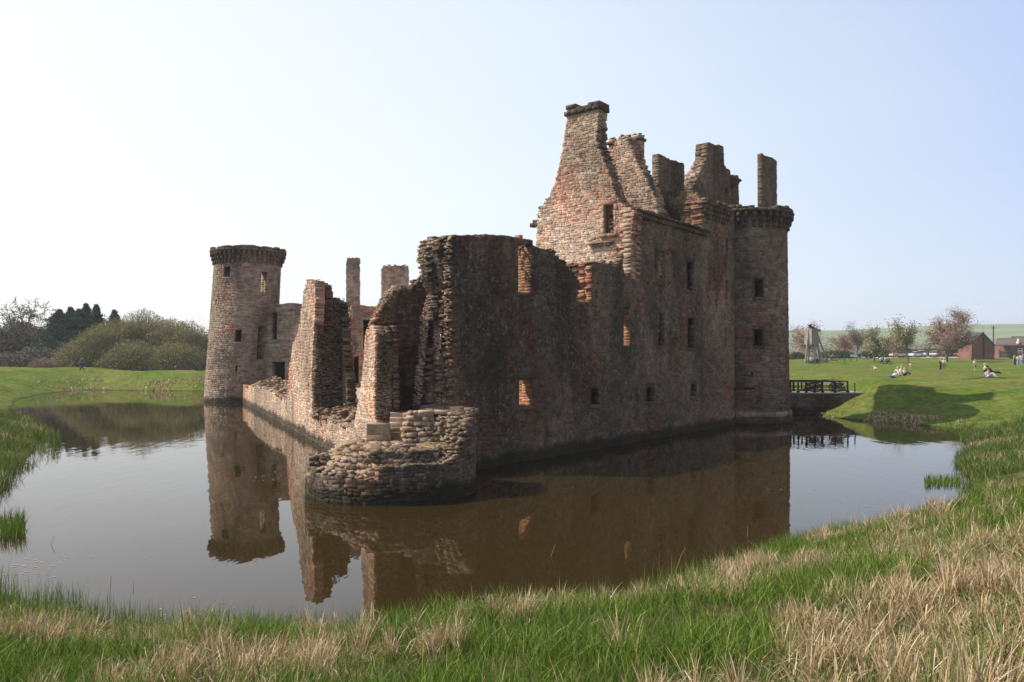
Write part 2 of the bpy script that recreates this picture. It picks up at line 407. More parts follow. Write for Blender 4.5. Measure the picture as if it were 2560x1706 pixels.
for (x0, y0, x1, y1, Y) in ((1053, 620, 1092, 614, 33.6), (1046, 775, 1090, 772, 33.4)):
    b = MB(); pp_, qq_ = at(x0, y0, Y), at(x1, y1, Y); b.bar(pp_, qq_+(0.6, .5, 0), .36, .2); b.build('projecting_stone', M['pale'], ce, CO, bevel=.04)
# keep: east wall
eav = [(1578, 700), (1579, 560), (1590, 526), (1620, 537), (1660, 550), (1700, 562), (1740, 574), (1757, 579)]
pk = EAST.poly(eav); pk = [(uK, pk[0][1])]+[(max(a, uK), z) for a, z in pk[1:]]+[(pk[-1][0], bot), (uK, bot)]
hk = [EAST.rect(*r) for r in ((1616, 1634, 966, 1004), (1727, 1738, 961, 991), (1717, 1734, 652, 727), (1644, 1660, 785, 866), (1719, 1735, 796, 870))]; hk7 = [EAST.rect(1641, 1660, 628, 708)]
hks = [EAST.rect(*r) for r in ((1609, 1612, 695, 725), (1684, 1687, 680, 697), (1608, 1611, 822, 845), (1687, 1690, 829, 853), (1706, 1710, 1052, 1060))]
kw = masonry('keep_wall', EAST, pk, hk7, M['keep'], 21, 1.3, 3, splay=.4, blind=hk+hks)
for i, h in enumerate(hk7): reveal(EAST, h, kw, 1.3/3, 3, .4, 150)
for i, h in enumerate(hk+hk7): surround(EAST, h, kw, 60+i, .13, mat='sill_dark')
uC = EAST.uz(1757, 800)[0]
pr = EAST.poly([(1757, 560), (1755, 500), (1770, 500), (1790, 510), (1815, 524), (1835, 528)]); pr = [(uC, pr[0][1])]+pr[1:]+[(pr[-1][0], bot), (uC, bot)]
hr = [EAST.rect(1814, 1820, 596, 650), EAST.rect(1814, 1821, 698, 749), EAST.rect(1812, 1818, 821, 870)]
M['keep2'] = stone('lime_washed_sandstone', .98, .62, .25, .45, .4)
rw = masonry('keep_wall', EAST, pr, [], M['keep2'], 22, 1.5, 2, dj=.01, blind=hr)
z_e = EAST.poly(eav)
# eaves cornice following the keep wall head
S = Stones(); rr = np.random.default_rng(5)
ue0, ze0 = EAST.uz(1587, 528); ue1, ze1 = EAST.uz(1768, 582)
u = ue0-.15
while u < ue1:
    l = rr.uniform(.35, .7); zz = ze0+(ze1-ze0)*(u-ue0)/(ue1-ue0)
    S.box(u, u+l, zz-.28, zz-.02, -.12-rr.uniform(0, .05), .5); S.box(u+.02, u+l-.02, zz-.02, zz+.13+rr.uniform(-.04, .05), -.26-rr.uniform(0, .07), .6); u += l
V, Fq = S.geom(EAST.map, c=.04, seed=4, jit=.02); mesh_np('eaves_cornice', V, Fq, M['corbel'], kw, CO)
# quoins at the keep corner
S = Stones(); z = EAST.uz(1578, 690)[1]; zt = EAST.uz(1585, 530)[1]
while z < zt:
    hh = rr.uniform(.16, .28); e = rr.choice([.25, .45]); S.box(uK-.012, uK+e, z, z+hh, -.015, .9-e); z += hh
V, Fq = S.geom(EAST.map, c=.008, seed=9, dj=.004, jit=.004); mesh_np('corner_stones', V, Fq, M['wall_grey'], kw, CO)
# keep gables (faces along IN)
def cross_plane(px): u = ground_u(px); return Plane(EAST.pt(u), IN*-1, 1)
def fixN(p):
    if p.N@DE < 0: p.N = -p.N
    return p
G1 = Plane(EAST.pt(uK), -IN); fixN(G1)
g1 = [(1577, 1000), (1578, 700), (1580, 560), (1588, 521), (1563, 512), (1546, 505), (1541, 490), (1532, 460), (1516, 416), (1502, 382), (1491, 352), (1494, 312), (1496, 281), (1496, 268), (1418, 270), (1418, 290), (1411, 334), (1406, 378), (1396, 419),
      (1387, 460), (1374, 488), (1352, 514), (1347, 522), (1344, 551), (1341, 602), (1340, 1000)]
hg = [G1.rect(1509, 1535, 511, 586)]
g1p = G1.poly(g1); g1p = [(-.7, g1p[0][1]), (-.7, g1p[1][1]), (0, g1p[1][1])]+g1p[2:]
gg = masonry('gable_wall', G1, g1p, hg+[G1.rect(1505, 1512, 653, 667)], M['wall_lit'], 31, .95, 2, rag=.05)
surround(G1, hg[0], gg, 77, .15, mat='wall_lit')
def slab_at(pl, rects, name, mat, parent, seed, c=.03):
    S = Stones()
    for (x0, x1, y0, y1, d0, d1) in rects:
        u0, u1, z0, z1 = pl.rect(x0, x1, y0, y1)
        n = max(1, int(round((u1-u0)/.45))); 
        for i in range(n): S.box(u0+(u1-u0)*i/n, u0+(u1-u0)*(i+1)/n, z0, z1, d0, d1)
    V, Fq = S.geom(pl.map, c=c, seed=seed, dj=.02); return mesh_np(name, V, Fq, mat, parent, CO)
slab_at(G1, [(1412, 1500, 272, 282, -.16, 1.05), (1415, 1440, 262, 272, -.1, 1.0), (1440, 1470, 265, 272, -.05, .9), (1470, 1500, 255, 272, -.12, 1.02)], 'chimney_cap', M['corbel'], gg, 3, .06)
slab_at(G1, [(1500, 1545, 586, 593, -.22, .3)], 'window_sill', M['ashlar'], gg, 4)
slab_at(G1, [(1472, 1535, 606, 610, -.22, .1), (1480, 1528, 610, 615, -.14, .1), (1486, 1522, 615, 619, -.07, .1)], 'hood_ledge', M['ashlar'], gg, 5)
slab_at(G1, [(1320, 1348, 556, 566, .1, .55), (1326, 1348, 548, 556, .15, .5)], 'water_spout', M['corbel'], gg, 6, .05)
def sloped(pl, pts, d, n, seed, mat, parent, size=(.14, .34), name='broken_wall_head'): addrub(name, [top_rubble(pl, pl.poly(pts), d, n, seed, size)], mat, parent)
sloped(G1, g1[3:12], .95, 170, 11, M['rubble'], gg); sloped(G1, g1[16:24], .95, 110, 12, M['rubble'], gg, (.1, .26)); sloped(G1, [(1416, 266), (1470, 268), (1472, 256), (1498, 256)], .95, 60, 19, M['corbel'], gg, (.12, .3))
G2 = fixN(Plane(EAST.pt(ground_u(1655)), -IN))
g2 = [(1652, 1000), (1652, 545), (1646, 523), (1632, 479), (1613, 441), (1590, 397), (1576, 362), (1566, 338), (1548, 338), (1538, 352), (1530, 372), (1519, 403), (1500, 440), (1480, 560), (1480, 1000)]
g2p = [(min(a, -.5) if z < G2.uz(1652, 552)[1] else a, z) for a, z in G2.poly(g2)]
g2w = masonry('gable_wall', G2, g2p, [], M['wall_grey'], 32, 1.0, 2, rag=.06)
sloped(G2, g2[1:8], 1.0, 130, 13, M['rubble'], g2w); sloped(G2, g2[7:12], 1.0, 50, 14, M['rubble'], g2w)
def stack(name, px_l, px_c, px_r, ytop, ybot, Y, mat, seed, cap=True, rag=.02, ytr=None, rubn=25, dj=.02):
    """free standing stack: lit face px_l..px_c, shaded face px_c..px_r, corner at distance Y"""
    p = at(px_c, ytop, Y); base = at(px_c, ybot, Y); c = p[:2]
    PL = fixN(Plane(c, -IN)); PR = Plane(c, DE)
    if PR.N@IN < 0: PR.N = -PR.N
    wl = abs(PL.uz(px_l, ytop)[0]); wr = abs(PR.uz(px_r, ytop)[0])
    z0, z1 = base[2], p[2]
    o = masonry(name, PR, [(0, z0), (wr, z0), (wr, z1), (0, z1)], [], mat, seed, wl, max(1, int(round(wl/.6))), rag=rag, dj=dj)
    parts = [top_rubble(PR, [(0, z1), (wr, z1)], wl, rubn, seed+1, (.12, .32))]
    addrub('broken_head', parts, M['corbel'], o)
    if cap:
        S = Stones(); n = max(1, int(wr/.5))
        for i in range(n): S.box(-.1+(wr+.2)*i/n, -.1+(wr+.2)*(i+1)/n, z1-.38, z1-.2, -.1, wl+.1)
        V, Fq = S.geom(PR.map, c=.04, seed=seed); mesh_np('chimney_cap', V, Fq, M['corbel'], o, CO)
    return o
YG2 = EAST.pt(ground_u(1655))[1]
stack('chimney_stack', 1576, 1598, 1611, 333, 425, YG2+2.2, M['wall_grey'], 81, rubn=20)
stack('chimney_stack', 1521, 1536, 1546, 345, 410, YG2+3.8, M['wall_lit'], 82, rubn=14)
stack('chimney_stack', 1630, 1647, 1711, 386, 560, YG2+5.0, M['keep'], 83, cap=False, rubn=60)
stack('chimney_stack', 1893, 1905, 1942, 384, 560, 56.5, M['keep'], 84, cap=False, rubn=40)
# caphouse gable with its chimney, seen on the dark side
cY = 57.5; cc_ = at(1769, 360, cY); PC = Plane(cc_[:2], DE)
if PC.N@IN < 0: PC.N = -PC.N
pc = [(1769, 357), (1809, 369), (1811, 416), (1825, 427), (1827, 437), (1846, 438), (1850, 560), (1728, 560), (1733, 470), (1752, 432), (1768, 395)]
cap = masonry('caphouse_wall', PC, PC.poly(pc), [PC.rect(1812, 1821, 470, 492)], M['keep'], 85, .95, 2, rag=.04)
sloped(PC, [(1733, 465), (1752, 430), (1768, 396)], .95, 45, 86, M['rubble'], cap); 
S = Stones(); a0 = PC.uz(1830, 440); a1 = PC.uz(1856, 466)
for k in range(4): S.box(a0[0]-.2, a0[0]+.45+.16*(3-k if k < 2 else 3-k), a0[1]-.15-(k+1)*.2, a0[1]-.15-k*.2, -.12-.1*(3-k), .9)
V, Fq = S.geom(PC.map, c=.05, seed=4); mesh_np('caphouse_corbel', V, Fq, M['corbel'], cap, CO)
PD = fixN(Plane(at(1733, 480, cY-1.0)[:2], -IN))
masonry('caphouse_wall', PD, PD.poly([(1733, 560), (1733, 462), (1738, 428), (1722, 427), (1712, 436), (1708, 560)]), [PD.rect(1714, 1721, 448, 462)], M['wall_lit'], 87, .7, 1, rag=.08)
# ruined lit cross wall beside the gate tower
G3 = fixN(Plane(EAST.pt(uC), -IN))
g3 = [(1757, 620), (1755, 535), (1762, 524), (1752, 497), (1734, 481), (1697, 481), (1691, 498), (1673, 507), (1680, 522), (1698, 530), (1711, 558), (1714, 600), (1714, 640)]
M['ochre'] = stone('ochre_lichened_stone', 1.6, .15, .1, .3, .9, [(.0, (.14, .11, .07)), (.4, (.27, .20, .12)), (.7, (.33, .24, .13)), (1., (.30, .26, .18))])
g3w = masonry('gable_wall', G3, [(min(a, -.05), z) for a, z in G3.poly(g3)], [], M['ochre'], 33, .8, 2, rag=.1)
sloped(G3, g3[1:12], .8, 120, 34, M['rubble'], g3w, (.15, .4))
corbels('corbel_table', EAST, uC-.1, EAST.uz(1822, 560)[0], EAST.uz(1790, 556)[1], rw, 6, 9, .32, 1.2, ruin=.3)
# gate tower
gc = at(1866, 1000, 55.3)[:2]; GT = Cyl(gc, 2.83, .006)
zt = H+(HY-560)/F*53.0
circ = 2*PI*GT.R
hgt = [GT.rect(1887, 1908, 699, 745), GT.rect(1885, 1907, 822, 865)]
hgs = [GT.rect(1878, 1883, 931, 943), GT.rect(1861, 1887, 971, 976)]
gt = masonry('gate_tower', GT, [(-circ/2, bot), (circ/2, bot), (circ/2, zt+.86), (-circ/2, zt+.86)], hgt+hgs, M['keep2'], 41, .9, 2, rag=.0, course=(.14, .2), length=(.25, .5), dj=.012, c=.016)
for i, h in enumerate(hgt): surround(GT, h, gt, 90+i, .12, mat='sill_dark')
def light_block_disc(c_, R_, z_, par, name='added_shade_disc'):  # disc added inside a tower to keep its windows dark
    b_ = MB(); b_.prism([(c_[0]+R_*math.sin(2*PI*i/32), c_[1]-R_*math.cos(2*PI*i/32), z_) for i in range(32)], 0, (0, 0, .25)); b_.build(name, M['unlit_dark'], par, CO)
light_block_disc(gc, 2.83-.95, zt-.6, gt)
S = Stones(); r2 = np.random.default_rng(5)
for k in range(4):
    u = -circ/2
    while u < circ/2: l = r2.uniform(.3, .6); S.box(u, u+l, -.8+k*.4, -.4+k*.4+.0, -.30+.05*k, .2); u += l
V, Fq = S.geom(GT.map, c=.03, seed=4); mesh_np('tower_plinth', V, Fq, M['wall_grey'], gt, CO)
corbels('corbel_table', GT, -circ/2, circ/2, zt-.25, gt, 7, 36, .44, 1.4, wk=.46, ruin=.2)
# second gate tower, mostly hidden
gc2 = gc+IN*7.5+DE*2.5; GT2 = Cyl(gc2, 2.8, .006)
masonry('gate_tower', GT2, [(-circ/2, bot), (circ/2, bot), (circ/2, zt-3), (-circ/2, zt-3)], [], M['keep2'], 43, .9, 1, rag=.0, course=(.2, .3), length=(.4, .7))
# corner tower at the far left
mY = W(565, 1007)[1]; mc = np.array([(600-CX)/F*(mY+3.5), mY+3.5]); Rm = 84.5/F*(mY+3.5)
MT = Cyl(mc, Rm, .013, (.055, 0))
zm = H+(HY-655)/F*(mY+2); cm = 2*PI*Rm
hm = [MT.rect(560, 576, 666, 693), MT.rect(587, 604, 826, 855), MT.rect(643, 667, 814, 900), MT.rect(651, 668, 680, 732)]
hms = [MT.rect(538.5, 541.5, 749, 761), MT.rect(588, 593, 914, 930)]
hback = [(cm/2-1.5, cm/2-.2, zm-3.2, zm-.4)]
mt = masonry('corner_tower', MT, [(-cm/2, bot), (cm/2, bot), (cm/2, zm+1.0), (-cm/2, zm+1.0)], hm+hms, M['tower_far'], 51, 1.0, 2, rag=.0, course=(.14, .24), length=(.2, .5), c=.012)
light_block_disc(mc+(.055*(zm-6.5), 0), Rm-1.15, zm-6.5, mt)
for i, h in enumerate(hm): surround(MT, h, mt, 100+i, .16, mat='tower_far')
corbels('corbel_table', MT, -cm/2, cm/2, zm-.25, mt, 8, 46, .46, 1.65, wk=.46, ruin=.12)
# low south curtain
sp = SOUTH
uS0 = sp.uz(900, 1160)[0]; uS1 = sp.uz(615, 1000)[0]
lowtop = [(895, 1075), (850, 1062), (820, 1050), (800, 1042), (784, 1036), (713, 1000), (690, 985), (665, 972), (640, 965), (616, 969)]
pl_ = sp.poly(lowtop); low = pl_+[(pl_[-1][0], bot), (pl_[0][0]-3, bot), (pl_[0][0]-3, pl_[0][1])]
lw = masonry('low_curtain_wall', sp, low, [], M['south'], 61, 2.0, 3, rag=.12)
parts = []
r3 = np.random.default_rng(3)
for (x0, x1, y0, y1, n, mn, mx) in ((780, 905, 1040, 1075, 420, .15, .5), (616, 715, 968, 1005, 700, .18, .5)):
    us = [sp.uz(x, y0+(y1-y0)*k)[0] for k, x in ((0, x0), (1, x1))]
    za, zb_ = sp.uz(x0, y0)[1], sp.uz(x1, y1)[1]
    t = r3.uniform(0, 1, n); d = r3.uniform(.05, 2.1, n); u = us[0]+(us[1]-us[0])*t
    zz = np.interp(u, sorted([p[0] for p in pl_]), [p[1] for p in sorted(pl_)])
    hump = (.55+.5*np.sin(u*1.3+1)*np.sin(u*.7))*np.clip(d/1.0, 0, 1)
    parts.append(rubble(sp.map(u, zz+hump*r3.uniform(0, 1, n)*(.9 if x0 < 700 else .7), d), mn, mx, n))
addrub('rubble_core', parts, M['rubble'], lw)
# end wall turning back at the far tower
e0 = sp.pt(pl_[-1][0]-.02); EW = Plane(e0, (mc-e0))
if EW.N[0] < 0: EW.N = -EW.N
masonry('low_curtain_wall', EW, [(0, bot), (9, bot), (9, 1.7), (0, 1.6)], [], M['wall_lit'], 62, 1.4, 2)
# standing fragment of the south curtain
stA = [(784, 1075), (780, 1000), (778, 942), (783, 850), (788, 760), (789, 728), (786, 706), (778, 704), (772, 700), (768, 704), (760, 728), (754, 770), (748, 812), (742, 838), (733, 853), (729, 880), (724, 911), (718, 975), (713, 1032), (706, 1062)]
fr = [sp.poly(stA), sp.poly([(x+20 if x > 777 else x+8, y+(6 if y < 720 else 0)) for x, y in stA], .5)]
s1 = sp.poly([(835, 1075), (832, 1000), (826, 930), (822, 850), (820, 790), (818, 748), (800, 744), (780, 748), (772, 790), (760, 850), (750, 950), (745, 1075)], 1.0)
s2 = sp.poly([(866, 1060), (868, 1010), (866, 945), (859, 898), (855, 850), (851, 790), (848, 756), (832, 752), (815, 745), (800, 750), (790, 800), (780, 1060)], 1.5)
fw = masonry('south_wall_fragment', sp, fr[0], [], M['south'], 71, .5, 1, rag=.09, course=(.12, .22))
SPc = Plane(sp.A+sp.N*.5, sp.D); SPc.N = sp.N
masonry('wall_core', SPc, None, [], M['core'], 171, 1.5, 3, parent=fw, polys=[fr[1], s1, s2], rag=.16, course=(.06, .14), length=(.1, .25))
def end_rubble(pl, pxs, Y0, n, seed, size=(.16, .42), slope=.9):
    """stones standing out of a broken wall end; pxs = rows (xl,xr,y), Y at left, growing right"""
    r = np.random.default_rng(seed); rows = np.array(pxs, float); y = r.uniform(rows[:, 2].min(), rows[:, 2].max(), n)
    xl = np.interp(y, rows[:, 2], rows[:, 0]); xr = np.interp(y, rows[:, 2], rows[:, 1]); P = []
    for a, b_, yy in zip(xl, xr, y):
        t = r.random(); x = a+(b_-a)*t; P.append(at(x, yy, Y0+t*slope+r.uniform(0, .25)))
    return rubble(np.array(P), *size, seed, flat=.45)
YA = sp.pt(sp.uz(784, 1040)[0])[1]
addrub('rubble_core', [end_rubble(sp, [(790, 812, 708), (791, 812, 742), (791, 848, 752), (790, 856, 880), (784, 866, 950), (788, 870, 1040)], YA-.1, 2300, 72, (.1, .3)), top_rubble(sp, sp.poly(stA[5:12]), .5, 30, 74), top_rubble(sp, sp.poly([(818, 746), (800, 744), (782, 748)], 1.0), 2.0, 40, 75, d0=.9)], M['core2'], fw)
# pier next to the broken corner
stB = [(939, 1085), (938, 1000), (936, 900), (938, 850), (937, 818), (930, 812), (914, 826), (911, 850), (909, 900), (905, 935), (901, 965), (896, 1000), (890, 1030), (882, 1085)]
PB0 = sp.poly(stB); PB1 = sp.poly([(x+26 if x > 925 else x+15, y) for x, y in stB], .4)
pb = masonry('wall_pier', sp, PB0, [], M['south'], 73, .4, 1, rag=.07)
SPd = Plane(sp.A+sp.N*.4, sp.D); SPd.N = sp.N; masonry('wall_core', SPd, [(a-.15, z) for a, z in PB1], [], M['core'], 173, .5, 2, parent=pb, rag=.12, course=(.06, .14), length=(.09, .2))
YB = sp.pt(sp.uz(939, 1040)[0])[1]
addrub('rubble_core', [end_rubble(sp, [(942, 975, 830), (941, 980, 900), (940, 975, 960), (942, 980, 1045)], YB-.15, 1200, 76, (.08, .24), slope=.3)], M['core2'], pb)
# inner cross wall between pier and curtain, sloping mossy head
cw = sp.pt(sp.uz(918, 1000)[0], .8); CW = Plane(cw, INS)
if CW.N[1] < 0: CW.N = -CW.N
cp = [(934, 1090), (934, 822), (942, 800), (952, 785), (960, 765), (975, 745), (990, 728), (1006, 720), (1042, 720), (1046, 703), (1052, 697), (1100, 697), (1100, 1090)]
M['inner'] = stone('inner_red_sandstone', .66, 1.15, .4, .15, .6)
cwo = masonry('inner_wall', CW, CW.poly(cp), [CW.rect(962, 974, 1040, 1090)], M['inner'], 78, 1.1, 2, rag=.06)
sloped(CW, cp[1:8], .9, 260, 79, M['rubble'], cwo, (.15, .42)); sloped(CW, cp[7:12], 1.0, 50, 80, M['rubble'], cwo, (.12, .3))
c2 = CW.poly([(985, 822), (940, 835)]);
addrub('broken_wall_head', [end_rubble(sp, [(930, 940, 800), (932, 975, 812), (950, 985, 770), (975, 995, 735)][::-1] and [(985, 1000, 725), (955, 988, 765), (932, 985, 808)], YB+.55, 420, 91, (.1, .3))], M['rubble'], cwo)
# ruined corner tower stump
sc_y = W(980, 1265)[1]; RS = 2.95*sc_y/25.65
sx0, sx1 = 767, 1195
scn = np.array([((sx0+sx1)/2-CX)/F*(sc_y+RS*1.02), sc_y+RS*1.02])
RS = (sx1-sx0)/2/F*(sc_y+RS)*.985
ST = Cyl(scn, RS, .02)
def st_u(px): return ST.uz(px, 1150)[0]
cs = 2*PI*RS
prof = [(-cs*.5, .9), (st_u(772), 1.25), (st_u(782), .95), (st_u(850), .85), (st_u(942), .72), (st_u(945), 1.12), (st_u(1010), 1.15), (st_u(1110), 1.1), (st_u(1142), 1.25), (st_u(1158), 1.7), (st_u(1172), 2.15), (st_u(1184), 2.6), (st_u(1190), 2.7), (cs*.33, 2.7), (cs*.5, 1.5)]
stp = masonry('corner_tower_stump', ST, prof+[(cs*.5, bot), (-cs*.5, bot)], [ST.rect(774, 800, 1158, 1172)], M['wall_shade'], 95, .7, 2, rag=.05, course=(.085, .17), length=(.14, .36), c=.005, dj=.012)
def fbm_(x, y): return .5+.25*(np.sin(x*2.1+np.sin(y*1.7)*1.5)+np.sin(y*2.7+x*1.1))
M['stumpr'] = stone('mossy_broken_stone', 1.0, .5, .25, .25, .95)
V, Fq = join([top_rubble(ST, prof[5:12], .75, 420, 961, (.1, .32)), top_rubble(ST, prof[:6], .75, 260, 962, (.08, .26)), top_rubble(ST, prof[10:13], .75, 120, 963, (.1, .3))]); mesh_np('broken_wall_head', V, Fq, M['stumpr'], stp, CO)
# stepped core of the stump: rubble on a height field
def core_h(x, y):
    dx, dy = x-scn[0], y-scn[1]; r = np.hypot(dx, dy)/RS
    h = .8+.72*np.clip((.92-r)/.42, 0, 1); h = np.where((dx > -.35) & (r < .74), 1.5, h)
    h = np.where((dx > .75) & (dy > .15), 1.5, h); h = np.where(dx > .45, np.maximum(h, np.clip(1.62+.75*(dy+.25), 1.5, 2.42)*(dy > -.9)), h); h = np.where((dx > .45) & (r > .8) & (dy < -.4), np.minimum(h, 1.1), h); return h
gr_, ga_ = np.meshgrid(np.linspace(0, RS*.93, 40), np.linspace(0, 2*PI, 90), indexing='ij'); gX = scn[0]+gr_*np.sin(ga_); gY = scn[1]-gr_*np.cos(ga_)
gZ = core_h(gX, gY)-.12+(fbm_(gX*1.3, gY*1.3)-.5)*.35+np.random.default_rng(4).uniform(-.04, .04, gX.shape); gi = np.arange(3600).reshape(40, 90)
M['mortar'] = stone('mortar_and_earth', .9, .3, .3, .2, 1.0)
mesh_np('mortar_core', np.stack([gX, gY, gZ], -1).reshape(-1, 3), np.stack([gi[:-1, :-1], gi[:-1, 1:], gi[1:, 1:], gi[1:, :-1]], -1).reshape(-1, 4), M['mortar'], stp, CO)
parts = []; r4 = np.random.default_rng(8)
n = 5200; rr_ = RS*.92*np.sqrt(r4.uniform(0, 1, n)); th = r4.uniform(-PI, PI, n); X = scn[0]+rr_*np.sin(th); Yy = scn[1]-rr_*np.cos(th)
hh = core_h(X, Yy); hh = hh+(fbm_(X*1.3, Yy*1.3)-.5)*.35; hq = np.round(hh/.16)*.16
parts.append(rubble(np.stack([X, Yy, hq-.06+r4.uniform(-.03, .03, n)], -1), .10, .44, 9, flat=.6))
parts.append(rubble(np.stack([X, Yy, hq*r4.uniform(.3, .95, n)], -1)[:2500], .25, .5, 10, flat=.6))
addrub('rubble_core', parts, M['rubble'], stp)
TR = Cyl(scn, RS*.77, .0); ct = 2*PI*RS*.77
masonry('inner_terrace_wall', TR, [(-ct*.045, .3), (ct*.34, .3), (ct*.34, 1.6), (ct*.2, 1.5), (ct*.1, 1.52), (0, 1.42), (-ct*.045, 1.2)], [], M['wall_shade'], 195, .5, 1, parent=stp, rag=.08)
# solid core under rubble
b = MB(); ng = 48
for k, (rad, z1) in enumerate(((.90, .5), (.78, .7), (.66, .85))):
    pts = [(scn[0]+RS*rad*math.sin(2*PI*i/ng), scn[1]-RS*rad*math.cos(2*PI*i/ng), -1) for i in range(ng)]; b.prism(pts, 0, (0, 0, z1+1))
b.build('core_fill', M['inner'], stp, CO)
# dressed blocks and steps on top of the stump
S = Stones(); FP = Plane(at(900, 1000, scn[1]+.1)[:2], (1, .12))
if FP.N[1] < 0: FP.N = -FP.N
def ashblocks(pl, x0, x1, y0, y1, d0, d1, nx, ny, r):
    u0, u1, z0, z1 = pl.rect(x0, x1, y0, y1)
    for j in range(ny):
        n_ = nx+(j % 2)
        for i in range(n_):
            S.box(u0+(u1-u0)*i/n_, u0+(u1-u0)*(i+1)/n_, z0+(z1-z0)*j/ny, z0+(z1-z0)*(j+1)/ny, d0+r.uniform(0, .05), d1)
r5 = np.random.default_rng(2)
def bonded(pl, x0, x1, y0, y1, d0, d1, r, course=(.16, .27), length=(.22, .5)):
    u0, u1, z0, z1 = pl.rect(x0, x1, y0, y1); fill(S, [(u0, z0), (u1, z0), (u1, z1), (u0, z1)], [], d0, d1, r, course, length, .03)
bonded(FP, 918, 976, 1050, 1112, .05, 1.0, r5, (.3, .42), (.35, .6))
bonded(FP, 1034, 1086, 1036, 1112, .1, 1.2, r5, (.12, .2), (.16, .34))
bonded(FP, 1048, 1196, 1027, 1036, .12, 1.1, r5, (.07, .1), (.3, .7))
bonded(FP, 1002, 1180, 1106, 1118, -.75, .5, r5, (.12, .16), (.5, .9))
bonded(FP, 893, 940, 1108, 1118, -.9, .2, r5, (.12, .16), (.4, .7))
for k in range(6): ashblocks(FP, 970, 1036, 1098-k*11, 1112-k*10.5, .25+k*.4, .9+k*.4, 2, 1, r5)
V, Fq = S.geom(FP.map, c=.005, seed=3, jit=.010, dj=.035, warp=.7); mesh_np('dressed_block', V, Fq, M['rubble'], stp, CO)
P = []
for i in range(420):
    t = r5.random(); P.append(at(1098+85*t, r5.uniform(1040, 1110), scn[1]+.25+r5.uniform(-.15, .25)))
V, Fq = rubble(np.array(P), .1, .3, 14, flat=.55); mesh_np('rubble_core', V, Fq, M['rubble'], stp, CO)
# low wall tying the stump to the east curtain and to the south curtain
T1 = Plane(EAST.pt(-4.2), DE)
if T1.N@IN < 0: T1.N = -T1.N
masonry('curtain_wall', T1, [(0, bot), (4.3, bot), (4.3, 2.6), (2.8, 2.5), (1.5, 1.6), (0, .7)], [], M['wall_shade'], 96, 1.3, 2, rag=.1)
# west curtain, seen from inside, and the inner range with its chimneys
wA = mc+np.array([2.5, -1.5]); wB = gc2+np.array([-2, 3]); WC = Plane(wA, wB-wA)
if WC.N[1] < 0: WC.N = -WC.N
zc = WC.uz(725, 762)[1]
pw = WC.poly([(690, 759), (730, 761), (752, 766), (800, 766), (860, 768), (950, 768), (1040, 768)]); pw = [(-2, pw[0][1])]+pw+[(pw[-1][0], 0), (-2, 0)]
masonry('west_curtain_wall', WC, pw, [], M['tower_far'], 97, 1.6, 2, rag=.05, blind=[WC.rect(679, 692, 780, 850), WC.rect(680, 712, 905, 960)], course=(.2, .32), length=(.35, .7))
ci = at(878, 900, 68.0)[:2]; RL = Plane(ci, (.93, -.36)); RR = Plane(ci, (-.93, .5))
if RL.N[1] < 0: RL.N = -RL.N
RL = Plane(ci, (.96, .28));
if RL.N[1] < 0: RL.N = -RL.N
if RR.N[1] < 0: RR.N = -RR.N
M['range'] = stone('rose_sandstone', 1.3, 1.1, .1, .1, .3)
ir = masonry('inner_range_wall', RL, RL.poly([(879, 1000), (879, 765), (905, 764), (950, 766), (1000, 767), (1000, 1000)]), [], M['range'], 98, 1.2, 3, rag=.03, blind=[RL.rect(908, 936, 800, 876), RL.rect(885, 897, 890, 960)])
surround(RL, RL.rect(908, 936, 800, 876), ir, 120)
RR = Plane(at(876, 900, 68.2)[:2], (-.97, .24))
if RR.N[1] < 0: RR.N = -RR.N
q = lambda a, b, c, d: (lambda A: (A[0], A[1], A[2], A[3]))(RR.rect(a, b, c, d))
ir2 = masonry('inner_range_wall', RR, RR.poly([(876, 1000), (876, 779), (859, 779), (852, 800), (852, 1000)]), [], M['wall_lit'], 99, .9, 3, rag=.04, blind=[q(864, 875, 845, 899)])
surround(RR, q(864, 875, 845, 899), ir2, 121, .12)
def slabstack(px0, px1, ytop, ybot, Y, depth, mat, seed, rnd=10, **k):
    P_ = Plane(at(px0, ytop, Y)[:2], (1, .15))
    if P_.N[1] < 0: P_.N = -P_.N
    pts = [(px0, ybot), (px0, ytop+rnd), (px0+rnd*.4, ytop+rnd*.3), (px0+rnd, ytop), (px1-rnd, ytop), (px1-rnd*.4, ytop+rnd*.3), (px1, ytop+rnd), (px1, ybot)]
    o = masonry('chimney_stack', P_, P_.poly(pts), [], mat, seed, depth, 2, rag=.03, course=(.16, .26))
    sloped(P_, pts[2:6], depth, 20, seed+5, M['rubble'], o, (.15, .35)); return o
slabstack(865, 899, 645, 790, 70.0, 1.0, M['wall_grey'], 131, 7)
slabstack(953, 1022, 663, 780, 66.5, 1.2, M['wall_grey'], 132, 9)
# courtyard platform
b = MB(); tri = [EAST.pt(-.5, 1.4), EAST.pt(uK+9, 1.2), gc2+(0, -1), wA+(1.5, -1.5), sp.pt(uS1-2, 2.0), sp.pt(uS0-1, .9)]
b.prism([(p[0], p[1], -1) for p in tri], 0, (0, 0, 2.75))
M['gravel'] = plain('courtyard_gravel', (.36, .31, .26), .95, .1, .2, 3)
b.build('courtyard_platform', M['gravel'], castle, CO)
# heap of ruined wall seen between stub and inner range
P = [at(r5.uniform(790, 905), r5.uniform(1020, 1050), r5.uniform(40, 46)) for _ in range(300)]
V, Fq = rubble(np.array(P)*1.0, .2, .5, 15, flat=.45); mesh_np('rubble_core', V, Fq, M['rubble'], castle, CO)
